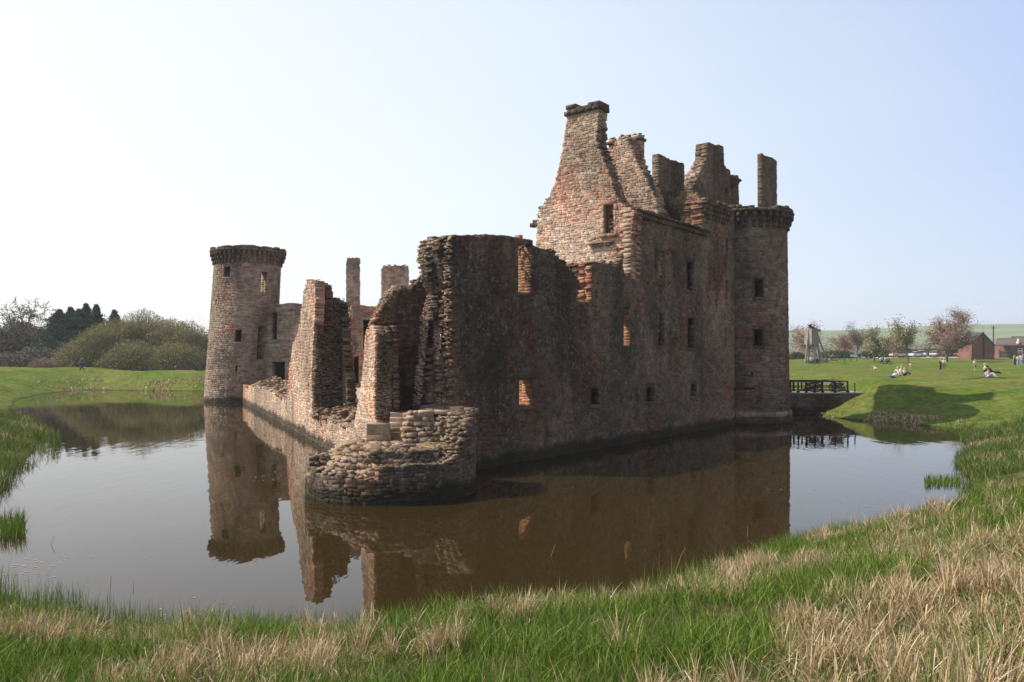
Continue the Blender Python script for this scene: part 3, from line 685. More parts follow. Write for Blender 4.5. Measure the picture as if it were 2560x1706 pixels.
# ------------------------------------------------------------------ moat outline and terrain
shore_px = [(-300, 1490), (-100, 1490), (0, 1512), (150, 1568), (330, 1612), (600, 1628), (900, 1612), (1200, 1582), (1500, 1540), (1700, 1475), (1900, 1400), (2100, 1345), (2300, 1328), (2440, 1335),
            (2515, 1325), (2505, 1290), (2462, 1240), (2425, 1200), (2420, 1150), (2432, 1110), (2415, 1082), (2330, 1068), (2200, 1056), (2090, 1047)]
shore = [W(*p) for p in shore_px]
shore += [np.array(p) for p in ((23.4, 60), (23.2, 66), (22, 80), (10, 100), (-12, 112), (-36, 110))]
shore += [W(*p) for p in ((515, 978), (360, 977), (206, 975), (110, 985), (40, 1000), (22, 1030), (60, 1050), (108, 1082), (100, 1110), (60, 1150), (0, 1215), (-80, 1290), (-300, 1330))]
SH = np.array(shore)
def sdist(x, y):
    """signed distance to the shoreline: positive on land"""
    x = np.asarray(x, float); y = np.asarray(y, float); d = np.full(x.shape, 1e9); ins = np.zeros(x.shape, bool); n = len(SH)
    for i in range(n):
        a, b = SH[i], SH[(i+1) % n]; ex, ey = b-a; px, py = x-a[0], y-a[1]
        t = np.clip((px*ex+py*ey)/(ex*ex+ey*ey), 0, 1); d = np.minimum(d, np.hypot(px-t*ex, py-t*ey))
        c = ((a[1] <= y) != (b[1] <= y)); xi = a[0]+(y-a[1])/((b[1]-a[1]) or 1e-9)*(b[0]-a[0]); ins ^= c & (x < xi)
    return np.where(ins, -d, d)
_tab = np.random.default_rng(99).uniform(0, 1, (256, 256))
def vn(x, y):
    xi = np.floor(x).astype(int); yi = np.floor(y).astype(int); fx = x-xi; fy = y-yi; fx = fx*fx*(3-2*fx); fy = fy*fy*(3-2*fy)
    g = lambda i, j: _tab[i & 255, j & 255]
    return (g(xi, yi)*(1-fx)+g(xi+1, yi)*fx)*(1-fy)+(g(xi, yi+1)*(1-fx)+g(xi+1, yi+1)*fx)*fy
def fbm(x, y, o=4): return sum(vn(x*2**i+17*i, y*2**i+5*i)/2**i for i in range(o))/(2-2**(1-o))
ss = lambda a, b, v: (lambda t: t*t*(3-2*t))(np.clip((v-a)/(b-a), 0, 1))
EYE_Z = 2.95
def hgt(x, y):
    x = np.asarray(x, float); y = np.asarray(y, float)
    d = sdist(x, y)+(fbm(x*.35, y*.35)-.5)*1.3*ss(8, 30, y)+(fbm(x*1.3+7, y*1.3)-.5)*.35
    near = 1-ss(18, 34, y); left = (x < -15).astype(float)*(y > 80)
    Wd = 13.0*near+(1-near)*(18.0+2*(x < 0)-8*left)
    hs = EYE_Z*near+(1-near)*(2.55)
    t = np.clip(d/Wd, 0, 1); h = hs*(1-(1-t)**(1.9*near+(1-near)*(1.45+.45*(x < 0))))
    h = h+near*ss(1.5, 6, x)*.55*ss(2, 9, d)*ss(2, 6, y)      # the bank is fuller on the right
    far = ss(95, 230, y)*ss(-10, 25, x); h = h+far*1.5
    h = h+ss(260, 900, y)*(24+8*ss(300, 520, x)+3*fbm(x*.004, y*.004))*ss(-300, 60, x)+ss(260, 900, y)*6*(1-ss(-300, 60, x))
    land = ss(0, 1.5, d)
    h = h+land*((fbm(x*.12+3, y*.12)-.5)*.55*ss(25, 60, y)+(fbm(x*1.1, y*1.1)-.5)*.22+(fbm(x*.5+9, y*.5+4)-.5)*.25)
    # hollow of the path by the left trees
    h = h-1.0*np.exp(-(((x+52)/9)**2+((y-124)/9)**2))
    h = h+1.25*ss(0, 2.5, d)*np.exp(-((x-28.6)/3.2)**2-((y-62.0)/3.4)**2)
    bed = -np.clip(-d*.35, 0, 1.1)-.02
    h = np.where(d > 0, np.maximum(h, .02+np.minimum(d, 3)*.04), bed)
    return h
def hz(x, y): return float(hgt(np.array([x]), np.array([y]))[0])
def hit(px, py, y0=3.0, y1=400.0):
    r = ray(px, py); ys = np.concatenate([np.linspace(y0, 60, 400), np.linspace(60, y1, 1200)]); t = ys/r[1]
    z = H+r[2]*t; hh = hgt(r[0]*t, ys); k = np.argmax(z <= hh)
    if not (z <= hh).any(): k = int(np.argmin(np.abs(z-hh)))
    return np.array([r[0]*t[k], ys[k], hh[k]])
rad = np.concatenate([[0.3], np.geomspace(1.0, 2600, 560)]); ang = np.concatenate([np.linspace(-42, 42, 520), np.linspace(42, 318, 140)[1:-1]])*PI/180
RR_, AA = np.meshgrid(rad, ang, indexing='ij'); X = RR_*np.sin(AA); Y = RR_*np.cos(AA); Z = hgt(X, Y)
nr, na = X.shape; idx = np.arange(nr*na).reshape(nr, na); nxt = np.roll(idx, -1, 1)
Q = np.stack([idx[:-1], nxt[:-1], nxt[1:], idx[1:]], -1).reshape(-1, 4)[:, ::-1]
t = NT('turf'); P = t.pos(); n1 = t.noise(.16, 5, .6, P); n2 = t.noise(2.2, 5, .7, P); n3 = t.noise(14, 4, .7, P)
g = t.ramp(n2, [(.3, (.06, .105, .012)), (.5, (.105, .165, .02)), (.72, (.17, .21, .035))])
g = t.mix(t.ramp(n1, [(.40, 0.), (.66, .7)]), g, t.ramp(n2, [(.35, (.15, .15, .04)), (.65, (.26, .21, .08))]))
n4 = t.noise(.55, 5, .7, P); g = t.mix(.7, g, t.ramp(n4, [(.32, .62), (.5, 1.0), (.7, 1.3)]), 'MULTIPLY')
g = t.mix(.6, g, t.ramp(n3, [(.3, .55), (.7, 1.3)]), 'MULTIPLY')
sx = t.n('ShaderNodeSeparateXYZ'); t.l(P, sx.inputs[0])
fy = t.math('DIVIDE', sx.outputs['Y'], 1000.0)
fld = t.ramp(t.noise(.006, 2, .5, t.pos((1, 2.5, 0))), [(.35, (.17, .21, .13)), (.5, (.20, .25, .15)), (.65, (.19, .23, .16))], 'CONSTANT')  # far field colours, desaturated to look hazier
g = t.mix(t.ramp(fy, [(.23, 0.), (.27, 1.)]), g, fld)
nearf = t.ramp(fy, [(.018, 1.), (.05, 0.)]); g = t.mix(nearf, g, t.ramp(n2, [(.3, (.035, .045, .012)), (.7, (.13, .105, .05))]))
g = t.mix(t.ramp(sx.outputs['Z'], [(.0, 1.), (.10, 0.)]), g, (.045, .038, .02))
t.bump(t.math('ADD', n2, t.math('MULTIPLY', n3, .6)), .8, .25); M['turf'] = t.set(.95, .05, g)
tag(mesh_np('ground', np.stack([X, Y, Z], -1).reshape(-1, 3), Q, M['turf'], smooth=True), 'green grassy banks and fields around the castle moat', None, None, 'structure')
# ------------------------------------------------------------------ water
t = NT('moat_water'); P = t.pos(); a = t.noise(1.3, 3, .5, t.pos((1, .35, 1))); b_ = t.noise(5.0, 2, .5, t.pos((1, .45, 1)))
rc = W(215, 1385); vm = t.n('ShaderNodeVectorMath', operation='DISTANCE'); t.l(P, vm.inputs[0]); vm.inputs[1].default_value = (rc[0], rc[1], 0)
ring = t.math('MULTIPLY', t.math('SINE', t.math('MULTIPLY', t.math('ADD', vm.outputs['Value'], t.math('MULTIPLY', a, .35)), 30.0)), t.ramp(t.math('DIVIDE', vm.outputs['Value'], 10.0), [(.06, 0.), (.12, 1.), (.22, .6), (.36, 0.)]))
pat = t.ramp(t.noise(.09, 2, .5, P), [(.4, .25), (.65, 1.)])
hsum = t.math('ADD', t.math('ADD', t.math('MULTIPLY', a, t.math('MULTIPLY', pat, 1.0)), t.math('MULTIPLY', b_, t.math('MULTIPLY', pat, .16))), t.math('MULTIPLY', ring, .035))
t.bump(hsum, .5, .02); M['water'] = t.set(.015, .5, (.030, .019, .006)); t.b.inputs['IOR'].default_value = 1.333
gx = np.linspace(-75, 45, 25); gy = np.linspace(10, 125, 25); GX, GY = np.meshgrid(gx, gy)
idx = np.arange(625).reshape(25, 25); Q = np.stack([idx[:-1, :-1], idx[:-1, 1:], idx[1:, 1:], idx[1:, :-1]], -1).reshape(-1, 4)
tag(mesh_np('moat_water', np.stack([GX, GY, GX*0], -1).reshape(-1, 3), Q, M['water']), 'still brown moat water mirroring the castle', None, None, 'structure')
rf = np.random.default_rng(5); cpx = [(60, 1150), (150, 1052), (250, 1058), (705, 1190), (1700, 1110), (2180, 1280), (2300, 1210), (90, 1420), (420, 1560), (2050, 1240)]
Lf = []
for a_, b_c in cpx:
    c_ = W(a_, b_c); n_ = 46; Lf.append(np.stack([c_[0]+rf.normal(0, .012*c_[1]+.25, n_), c_[1]+rf.normal(0, .02*c_[1]+.2, n_), np.full(n_, .006)], -1))
Lf = np.concatenate(Lf); sz = rf.uniform(.01, .032, (len(Lf), 1, 1)); an = rf.uniform(0, 2*PI, len(Lf)); k4 = np.arange(5)*2*PI/5
Vf = Lf[:, None]+sz*np.stack([np.cos(k4[None]+an[:, None])*1.5, np.sin(k4[None]+an[:, None]), 0*k4[None]+0*an[:, None]], -1)
M['weed'] = plain('floating_weed', (.30, .28, .16), .7, .3, .3, 30); tag(mesh_np('floating_weed', Vf.reshape(-1, 3), np.arange(len(Lf)*5).reshape(-1, 5), M['weed']), 'scattered specks of weed and petals floating on the moat', None, None, 'stuff')
# ------------------------------------------------------------------ grass
def attr_mat(name, stops, rough=.6, trans=.25, spec=.25):
    t = NT(name); g = t.n('ShaderNodeNewGeometry'); c = t.ramp(g.outputs['Random Per Island'], stops)
    t.set(rough, spec, c); tr = t.n('ShaderNodeBsdfTranslucent'); t.l(c, tr.inputs[0]); mx = t.n('ShaderNodeMixShader'); mx.inputs[0].default_value = trans
    t.l(t.b.outputs[0], mx.inputs[1]); t.l(tr.outputs[0], mx.inputs[2]); t.l(mx.outputs[0], t.out.inputs['Surface']); return t.m
M['green_blade'] = attr_mat('green_blades', [(0, (.035, .075, .006)), (.35, (.085, .16, .012)), (.72, (.15, .25, .022)), (.9, (.24, .31, .05)), (1, (.42, .34, .15))])
M['bank_blade'] = attr_mat('bank_blades', [(0, (.04, .085, .008)), (.5, (.08, .155, .014)), (.8, (.14, .20, .03)), (1, (.34, .27, .12))])
M['straw'] = attr_mat('straw_blades', [(0, (.24, .16, .08)), (.4, (.46, .33, .18)), (.75, (.62, .48, .29)), (1, (.74, .62, .43))], .6, .2)
M['mixgrass'] = attr_mat('short_turf_blades', [(0, (.07, .13, .012)), (.55, (.13, .20, .025)), (.62, (.32, .25, .11)), (1, (.60, .47, .28))])
def blades(x, y, hb, w, lean, r, segs=3, kink=None, zoff=-.02, az=None):
    n = len(x); z = hgt(x, y)+zoff; az = r.uniform(0, 2*PI, n) if az is None else az
    fa = r.uniform(0, 2*PI, n); pw = np.stack([np.cos(fa), np.sin(fa), 0*fa], -1)*w[:, None]/2
    base = np.stack([x, y, z], -1); dirh = np.stack([np.cos(az), np.sin(az), 0*az], -1); V = np.zeros((n, 2*segs+1, 3))
    for k in range(segs+1):
        t = k/segs; off = lean*t**1.8; up = hb*np.clip(t-.25*lean/np.maximum(hb, .01)*t*t, -1, 1)
        if kink is not None:
            over = np.clip(t-kink, 0, 1); up = up-hb*over*1.5; off = off+hb*over*.5
        c = base+dirh*off[:, None]+np.array([0, 0, 1.])*up[:, None]
        if k < segs: ww = pw*(1-.55*t); V[:, 2*k] = c-ww; V[:, 2*k+1] = c+ww
        else: V[:, 2*segs] = c
    B = np.arange(n)[:, None]*(2*segs+1); tr = []
    for k in range(segs-1): tr += [(2*k, 2*k+1, 2*k+3), (2*k, 2*k+3, 2*k+2)]
    tr.append((2*segs-2, 2*segs-1, 2*segs))
    return V.reshape(-1, 3), (B[:, :, None]+np.array(tr)[None]).reshape(-1, 3)
def topx(x, y, z): 
    c, s_ = math.cos(PITCH), math.sin(PITCH); zc = z-H; dep = y*c+zc*s_; up = -y*s_+zc*c
    return CX+F*x/dep, CY-F*up/dep
def scatter(n, y0, y1, r, xl=.74, p=1.0):
    y = (y0**p+(y1**p-y0**p)*r.uniform(0, 1, n))**(1/p); x = r.uniform(-1, 1, n)*(xl*y+1.0); return x, y
r = np.random.default_rng(21)
def strawness(x, y):
    z = hgt(x, y); px, py = topx(x, y, z); d = sdist(x, y)
    s = .0+.9*(fbm(x*.9+5, y*.9+2, 3)-.5)*2.4
    s = s+.85*ss(0, 260, (py-1430)-(2150-px)*.45)*(px > 1250)
    s = s-.45*np.exp(-((px-1450)/520)**2)*(py > 1560)+.30*ss(900, 200, px)*(fbm(x*1.7, y*1.7, 2)-.2)*1.5
    s = s+.30*np.exp(-((d-1.2)/1.0)**2)*(px > 1100)
    return np.clip(s, 0, 1)
# green blades
x, y = scatter(420000, 3.2, 24, r, .70, 1.55); d = sdist(x, y); s = strawness(x, y)
k = (d > -.35) & (r.uniform(0, 1, len(x)) < (1-.80*s)*(.36+.64*ss(.36, .56, fbm(x*2.4, y*2.4, 3)))); x, y, d, s = x[k], y[k], d[k], s[k]
print('green', len(x)); n = len(x)
short = ss(.45, .85, s); hb = r.uniform(.12, .36, n)*(1-.55*short)*(1+.35*np.exp(-(d/1.2)**2))*(.30+1.35*fbm(x*1.1, y*1.1, 3)**1.3); w = r.uniform(.003, .0065, n)*(1+y/16)
V, T = blades(x, y, hb, w, hb*r.uniform(.1, .9, n), r)
rx_, ry_ = scatter(60000, 9, 19, r, .70, 1.2); rd = sdist(rx_, ry_); kk = (rd > -.9) & (rd < .9) & (r.uniform(0, 1, len(rx_)) < ss(5, -2.5, rx_)*ss(.35, .6, fbm(rx_*1.4, ry_*1.4, 2))+.12); rx_, ry_, rd = rx_[kk], ry_[kk], rd[kk]; m_ = len(rx_)
hr_ = r.uniform(.3, .62, m_)+np.clip(-rd, 0, 1)*.3; V, T = join([(V, T), blades(rx_, ry_, hr_, r.uniform(.004, .008, m_)*1.7, hr_*r.uniform(.02, .25, m_), r)])
tag(mesh_np('green_grass', V, T, M['green_blade']), 'long green grass on the near bank of the moat', None, None, 'stuff')
# short turf in the straw area
x, y = scatter(400000, 3.2, 22, r, .70, 1.5); s = strawness(x, y); d = sdist(x, y); k = (d > .1) & (r.uniform(0, 1, len(x)) < ss(.3, .8, s)); x, y = x[k], y[k]; n = len(x); print('turf', n)
hb = r.uniform(.06, .24, n); V, T = blades(x, y, hb, r.uniform(.004, .008, n)*(1+y/14), hb*r.uniform(.3, 1.3, n), r, 2)
tag(mesh_np('short_grass', V, T, M['mixgrass']), 'short mixed green and straw coloured turf on the near bank', None, None, 'stuff')
# straw: tufts
def tufts(nt, y0, y1, thr, per, hr, r, cond=None, xl=.7, wk=1.0):
    cx, cy = scatter(nt*6, y0, y1, r, xl, 1.5); s = strawness(cx, cy); d = sdist(cx, cy); k = (d > -.15) & (s+r.uniform(-.25, .25, len(cx)) > thr+.06*(cx < 2))
    if cond is not None: k &= cond(cx, cy, d)
    cx, cy = cx[k][:nt], cy[k][:nt]; m = len(cx); cnt = r.integers(per[0], per[1], m); hh = r.uniform(hr[0], hr[1], m)*np.where(strawness(cx, cy) > .85, .6, 1.); rad_ = r.uniform(.03, .12, m)
    i = np.repeat(np.arange(m), cnt); n = len(i); a = r.uniform(0, 2*PI, n); q = rad_[i]*np.sqrt(r.uniform(0, 1, n))
    x = cx[i]+q*np.cos(a); y = cy[i]+q*np.sin(a); hb = hh[i]*r.uniform(.5, 1.1, n); tilt = (r.uniform(0, 2*PI, m)[i]+r.normal(0, .9, n))
    az = np.where(r.uniform(0, 1, n) < .5, a, tilt)
    kink = r.uniform(.45, 1.8, n)
    out = []
    K = np.clip(kink, 0, 1)
    z = None
    return blades(x, y, hb, r.uniform(.004, .0085, n)*(1+cy[i]/16)*wk, hb*r.uniform(.08, .6, n), r, 4, K, az=az)
lowr = lambda a, b, d: (strawness(a, b) < .8) | (r.uniform(0, 1, len(a)) < .22)
V1 = [tufts(1500, 3.4, 22, .58, (12, 40), (.12, .28), r, lowr), tufts(850, 3.5, 12, .34, (20, 60), (.18, .40), r), tufts(750, 7, 24, .24, (25, 70), (.28, .52), r, lambda a, b, d: (d < 4.5))]
x, y = scatter(150000, 3.2, 20, r, .7, 1.5); s = strawness(x, y); d = sdist(x, y); k = (d > 0) & (r.uniform(0, 1, len(x)) < (s-.15)*.7*(.2+.8*ss(.4, .6, fbm(x*2.5+3, y*2.5, 2)))); x, y = x[k], y[k]; n = len(x); print('straw loose', n)
hb = r.uniform(.05, .20, n); V1.append(blades(x, y, hb, r.uniform(.004, .008, n)*(1+y/14), hb*r.uniform(.8, 2.2, n), r, 2))
V, T = join(V1); print('straw', len(V))
tag(mesh_np('dry_grass', V, T, M['straw']), 'pale dry straw tufts bent over on the near bank', None, None, 'stuff')
# banks further off: reeds at the water and rough grass to the right and left
def bank(n, cond, hr, wr, mat, name, label, seed, y0, y1, xlim, straw=0.):
    r = np.random.default_rng(seed); y = r.uniform(y0, y1, n); x = r.uniform(xlim[0], xlim[1], n); d = sdist(x, y); k = cond(x, y, d, r); x, y = x[k], y[k]; m = len(x)
    hb = r.uniform(*hr, m); return blades(x, y, hb, r.uniform(*wr, m)*(1+y/30), hb*r.uniform(.1, .8, m), r, 2)
inview = lambda x, y: (np.abs(x)/y < .67)
L = [bank(260000, lambda x, y, d, r: (d > -.5) & inview(x, y) & (r.uniform(0, 1, len(x)) < np.exp(-np.clip(d, 0, 99)/9)*ss(.25, .6, fbm(x*.6, y*.6, 3))*(1-ss(42, 52, y))), (.2, .5), (.008, .014), 0, '', '', 31, 20, 52, (11, 36)),
     bank(130000, lambda x, y, d, r: (d > -.6) & inview(x, y) & (r.uniform(0, 1, len(x)) < ss(.25, .6, fbm(x*.6, y*.6, 3))), (.25, .6), (.008, .016), 0, '', '', 32, 18, 62, (-42, -11))]
V, T = join(L); tag(mesh_np('reedy_grass', V, T, M['bank_blade']), 'rough green grass along the side banks of the moat', None, None, 'stuff'); print('bank', len(V))
L = [bank(120000, lambda x, y, d, r: (d > -.2) & inview(x, y) & (r.uniform(0, 1, len(x)) < .55*ss(.5, .66, fbm(x*.35+8, y*.35, 3))*(1-ss(38, 48, y))), (.15, .42), (.009, .016), 0, '', '', 33, 20, 50, (11, 38)),
     bank(50000, lambda x, y, d, r: (d > -.2) & inview(x, y) & (r.uniform(0, 1, len(x)) < .7*ss(.52, .68, fbm(x*.35+8, y*.35, 3))), (.25, .6), (.01, .02), 0, '', '', 34, 18, 62, (-42, -11)),
     bank(14000, lambda x, y, d, r: (d > -.3) & (d < 3.5) & inview(x, y) & (r.uniform(0, 1, len(x)) < ss(.42, .6, fbm(x*.2, y*.2, 3))), (.15, .35), (.03, .05), 0, '', '', 35, 98, 124, (-75, -36)),
     bank(12000, lambda x, y, d, r: (d > -.2) & (d < 2.2) & (r.uniform(0, 1, len(x)) < ss(.45, .6, fbm(x*.3, y*.3, 3))), (.12, .28), (.015, .025), 0, '', '', 36, 50, 64, (22, 34))]
V, T = join(L); tag(mesh_np('straw_sedge', V, T, M['straw']), 'straw coloured sedge fringing the far banks', None, None, 'stuff')
# emergent reeds standing in the water
def clump(px0, px1, py0, py1, n, seed, hr=(.25, .6)):
    r = np.random.default_rng(seed); pts = np.array([W(a, b) for a, b in zip(r.uniform(px0, px1, n), r.uniform(py0, py1, n))]); hb = r.uniform(*hr, n)
    zz = np.zeros(n); V, T = blades(pts[:, 0], pts[:, 1], hb, r.uniform(.006, .012, n)*(1+pts[:, 1]/25), hb*r.uniform(0, .6, n), r, 2)
    V = V.reshape(n, 5, 3); V[:, :, 2] -= hgt(pts[:, 0], pts[:, 1])[:, None]+.02; return V.reshape(-1, 3), T
for (a, lab) in (((0, 62, 1300, 1352, 420, 41), 'sparse dark green reeds standing in the water at the left edge'), ((2310, 2400, 1196, 1216, 500, 42, (.15, .35)), 'low tongue of reeds in the water by the right bank'),
                 ((2395, 2500, 1230, 1320, 700, 43, (.15, .4)), 'scattered reddish reeds in the shallows by the right bank'), ((95, 150, 1080, 1150, 200, 44), 'thin reeds in the water off the left spit')):
    V, T = clump(*a); tag(mesh_np('reed_clump', V, T, M['green_blade']), lab, None, None, 'stuff')
# tall single stalks
M['stalk'] = plain('dry_stalk', (.34, .24, .15), .8)
def stalk(px, py_base, py_top, lean_px, head, label):
    g = hit(px, py_base, 4, 24); Y_ = g[1]; top = at(px+lean_px, py_top, Y_); mid = (g+top)/2+np.array([-lean_px*.12/F*Y_, 0, 0]); root = tag(empty('reed_stalk', g), label, 'reed', 'tall dry reed stalks on the near bank')
    b = MB(); pts = [g, (g*.25+mid*.75), mid*.35+top*.65+np.array([-lean_px*.05/F*Y_, 0, 0]), top]
    for i in range(3): b.tube(pts[i], pts[i+1], .0075-.001*i, .0065-.001*i, 5)
    b.build('stem', M['stalk'], root, g)
    if head:
        rs = np.random.default_rng(int(px)); b = MB(); dr = (top-pts[2])/np.linalg.norm(top-pts[2])
        for i in range(26):
            q = top-dr*rs.uniform(0, .17); e = q+dr*.05+rs.normal(0, .014, 3); b.bar(q, e, .011, .007)
        b.build('seed_head', M['stalk'], root, g)
stl = [(947, 1545, 1440, 30, 0), (1098, 1540, 1418, 42, 1), (1118, 1560, 1452, 48, 1), (1145, 1540, 1462, 24, 1), (1275, 1520, 1418, 52, 1), (1220, 1525, 1458, 4, 0), (1350, 1515, 1362, 38, 0), (1432, 1500, 1385, 44, 1), (1445, 1500, 1408, 34, 1), (1500, 1500, 1450, 6, 0),
       (1675, 1480, 1370, 38, 0), (1783, 1420, 1345, 22, 1), (1866, 1400, 1315, 4, 0), (100, 1480, 1340, 36, 0), (133, 1500, 1420, 20, 0), (272, 1560, 1440, 6, 0), (332, 1560, 1455, 2, 0), (505, 1545, 1428, 18, 0), (2075, 1350, 1282, 4, 0), (2130, 1340, 1235, 28, 0)]
where = ['left of the stump reflection, leaning right', 'with a drooping head, left of a close pair', 'with a drooping head, in the middle of a cluster of three', 'with a drooping head, right one of a cluster of three', 'leaning right with a thick seed head', 'short and upright between two leaning ones', 'tallest, slender and bare, leaning right over the brown reflection',
         'with a feathery head, taller of a close pair', 'with a feathery head, shorter of a close pair', 'short and bare, right of the feathery pair', 'slender and bare, leaning right beside the straw tufts', 'with a feathery head near the reflection edge', 'thin and upright near the tower reflection edge', 'tall and thin at the far left edge',
         'short and thin near the left edge', 'thin and upright left of the tower reflection', 'thin, second left of the tower reflection', 'thin, just below the round tower reflection', 'thin, at the right end of the sky reflection', 'thin and leaning, furthest right over the water']
for (a, wtxt) in zip(stl, where): stalk(*a, 'dry reed stalk '+wtxt)
# ------------------------------------------------------------------ trees
def tubes(P0, P1, R0, R1, k=3):
    d = P1-P0; L = np.linalg.norm(d, axis=1, keepdims=True); d = d/np.maximum(L, 1e-6); up = np.where(np.abs(d[:, 2:3]) < .9, [[0, 0, 1.]], [[0, 1., 0]])
    a = np.cross(d, up); a /= np.linalg.norm(a, axis=1, keepdims=True); b = np.cross(a, d); n = len(P0); V = np.zeros((n, 2*k, 3))
    for i in range(k):
        t = 2*PI*i/k; o = a*math.cos(t)+b*math.sin(t); V[:, i] = P0+o*R0[:, None]; V[:, k+i] = P1+o*R1[:, None]
    f = [(i, (i+1) % k, k+(i+1) % k, k+i) for i in range(k)]
    return V.reshape(-1, 3), (np.arange(n)[:, None, None]*2*k+np.array(f)[None]).reshape(-1, 4)
def grow(base, h, r, kids=(5, 5, 5, 6), lr=(.62, .6, .6, .55), spread=(.6, .75, .8, .9), trunk=.35, rad=None, up=.25, wig=.12, flat=1.0, seg=3, minr=.012):
    rad = rad or h*.028; P = np.array([base], float); D = np.array([[0, 0, 1.]]); Ln = np.array([h*trunk]); Rd = np.array([rad]); out = []
    for lev in range(len(kids)+1):
        pts = [P]; D0 = D.copy(); cur = P; dd = D
        for s_ in range(seg):
            dd = dd+r.normal(0, wig*(1+.4*lev), dd.shape); dd[:, 2] += up*.25*(lev > 0); dd /= np.linalg.norm(dd, axis=1, keepdims=True); nx = cur+dd*(Ln/seg)[:, None]
            ra = Rd*(1-.5*s_/seg); rb = Rd*(1-.5*(s_+1)/seg); out.append((cur, nx, ra, rb, lev)); pts.append(nx); cur = nx
        if lev == len(kids): tips = cur; break
        kk = kids[lev]; n = len(P); A = np.stack(pts, 1); i = np.repeat(np.arange(n), kk); tt = r.uniform(.35 if lev else .55, 1, n*kk); tt[::kk] = 1
        f = tt*seg; j = np.minimum(f.astype(int), seg-1); fr = (f-j)[:, None]; NP = A[i, j]*(1-fr)+A[i, j+1]*fr; dl = (A[i, j+1]-A[i, j]); dl /= np.linalg.norm(dl, axis=1, keepdims=True)
        rv = r.normal(0, 1, NP.shape); rv -= dl*np.sum(rv*dl, 1, keepdims=True); rv /= np.linalg.norm(rv, axis=1, keepdims=True); sp_ = spread[lev]*r.uniform(.6, 1.3, len(NP))[:, None]
        ND = dl+rv*sp_; ND[:, 2] = ND[:, 2]*flat+up*.35; ND /= np.linalg.norm(ND, axis=1, keepdims=True)
        Ln = (Ln[i] if lev else np.full(len(i), h*.62))*lr[lev]*r.uniform(.7, 1.15, len(i))*(1.0-.25*(tt < .7)); Rd = np.maximum(Rd[i]*(1-.5*tt)*r.uniform(.5, .75, len(i)), minr); P, D = NP, ND
    return out, tips
def leafcloud(P, size, r, per=3, spread=.3):
    n = len(P)*per; c = np.repeat(P, per, 0)+r.normal(0, spread, (n, 3)); a = r.normal(0, 1, (n, 3)); a /= np.linalg.norm(a, axis=1, keepdims=True); b = np.cross(a, r.normal(0, 1, (n, 3))); b /= np.linalg.norm(b, axis=1, keepdims=True)
    s_ = size*r.uniform(.5, 1.4, (n, 1)); V = np.stack([c-a*s_, c+b*s_*.6, c+a*s_, c-b*s_*.6], 1)
    return V.reshape(-1, 3), np.arange(n*4).reshape(n, 4)
M['bark'] = plain('grey_bark', (.13, .105, .08), .9, .1, .3, 3)
M['bark_dark'] = plain('dark_bark', (.075, .065, .055), .9, .1, .3, 3)
def twigmat(name, stops): return attr_mat(name, stops, .85, .15, .05)
M['tw_grey'] = twigmat('grey_twigs', [(0, (.20, .17, .13)), (1, (.34, .29, .24))])
M['tw_brown'] = twigmat('reddish_buds', [(0, (.24, .15, .11)), (.6, (.36, .24, .18)), (1, (.46, .33, .26))])
M['tw_olive'] = twigmat('olive_catkins', [(0, (.19, .17, .085)), (.6, (.30, .27, .14)), (1, (.40, .36, .2))])
M['tw_willow'] = twigmat('willow_twigs', [(0, (.14, .13, .06)), (.5, (.27, .25, .12)), (1, (.42, .38, .21))])
M['fir'] = twigmat('fir_needles', [(0, (.035, .06, .045)), (.6, (.07, .11, .08)), (1, (.12, .16, .11))])
M['white_bl'] = twigmat('white_blossom', [(0, (.30, .28, .22)), (1, (.55, .53, .47))])
M['under'] = twigmat('brown_undergrowth', [(0, (.10, .085, .065)), (.6, (.18, .16, .12)), (1, (.27, .245, .19))])
M['hedge'] = twigmat('hedge_leaves', [(0, (.035, .05, .02)), (.6, (.075, .09, .04)), (1, (.12, .12, .06))])
def tree(name, label, px, py_base, py_top, Y_, mat, seed, kids=(5, 5, 5, 5), wide=1.0, leaf=.10, per=2, lsp=.25, group=None, trunk=.30, bark='bark', cat='tree', twig=None, **kw):
    kw.setdefault('minr', .028); r = np.random.default_rng(seed); x = (px-CX)/F*Y_; z = hz(x, Y_)-.1; h = (at(px, py_top, Y_)[2]-z); base = (x, Y_, z)
    root = tag(empty(name, base), label, cat, group); segs, tips = grow((0, 0, 0), h, r, kids, trunk=trunk, **kw)
    top = max(s[1][:, 2].max() for s in segs); k = h/top
    big = [s for s in segs if s[4] <= 1]; sm = [s for s in segs if s[4] > 1]; sc = np.array([k*wide, k*wide, k])
    g = lambda L, kk: join([tubes(s[0]*sc, s[1]*sc, s[2]*k, s[3]*k, kk) for s in L])
    mesh_np('trunk', *g(big, 7), M[bark], root, smooth=True)
    A, Fq = g(sm, 3); parts = [(A, Fq)]
    mesh_np('branches', A, Fq, M[twig or bark], root)
    if per: V, Q_ = leafcloud(tips*sc, leaf, r, per, lsp); mesh_np('crown', V, Q_, M[mat], root)
    return root
G_R = 'bare spring trees beyond the lawn'
tree('bare_tree', 'rust tinted bare tree behind the wooden siege engine', 2013, 897, 806, 168, 'tw_brown', 201, leaf=.13, per=8, lsp=.55, group=G_R, spread=(.9, .9, .9, .9), wide=1.35)
tree('bare_tree', 'grey bare tree rising above the dark cars, left of a paler bushy one', 2137, 893, 803, 185, 'tw_grey', 202, leaf=.12, per=7, lsp=.4, wide=1.2, group=G_R)
tree('bare_tree', 'pale olive bushy tree with a forked trunk near the dark cars', 2186, 908, 812, 150, 'tw_olive', 203, leaf=.13, per=5, lsp=.4, group=G_R, wide=1.1)
tree('bare_tree', 'small thin leafless tree low between the olive tree and the straight one', 2232, 893, 840, 190, 'tw_grey', 204, leaf=.13, per=4, lsp=.4, group=G_R)
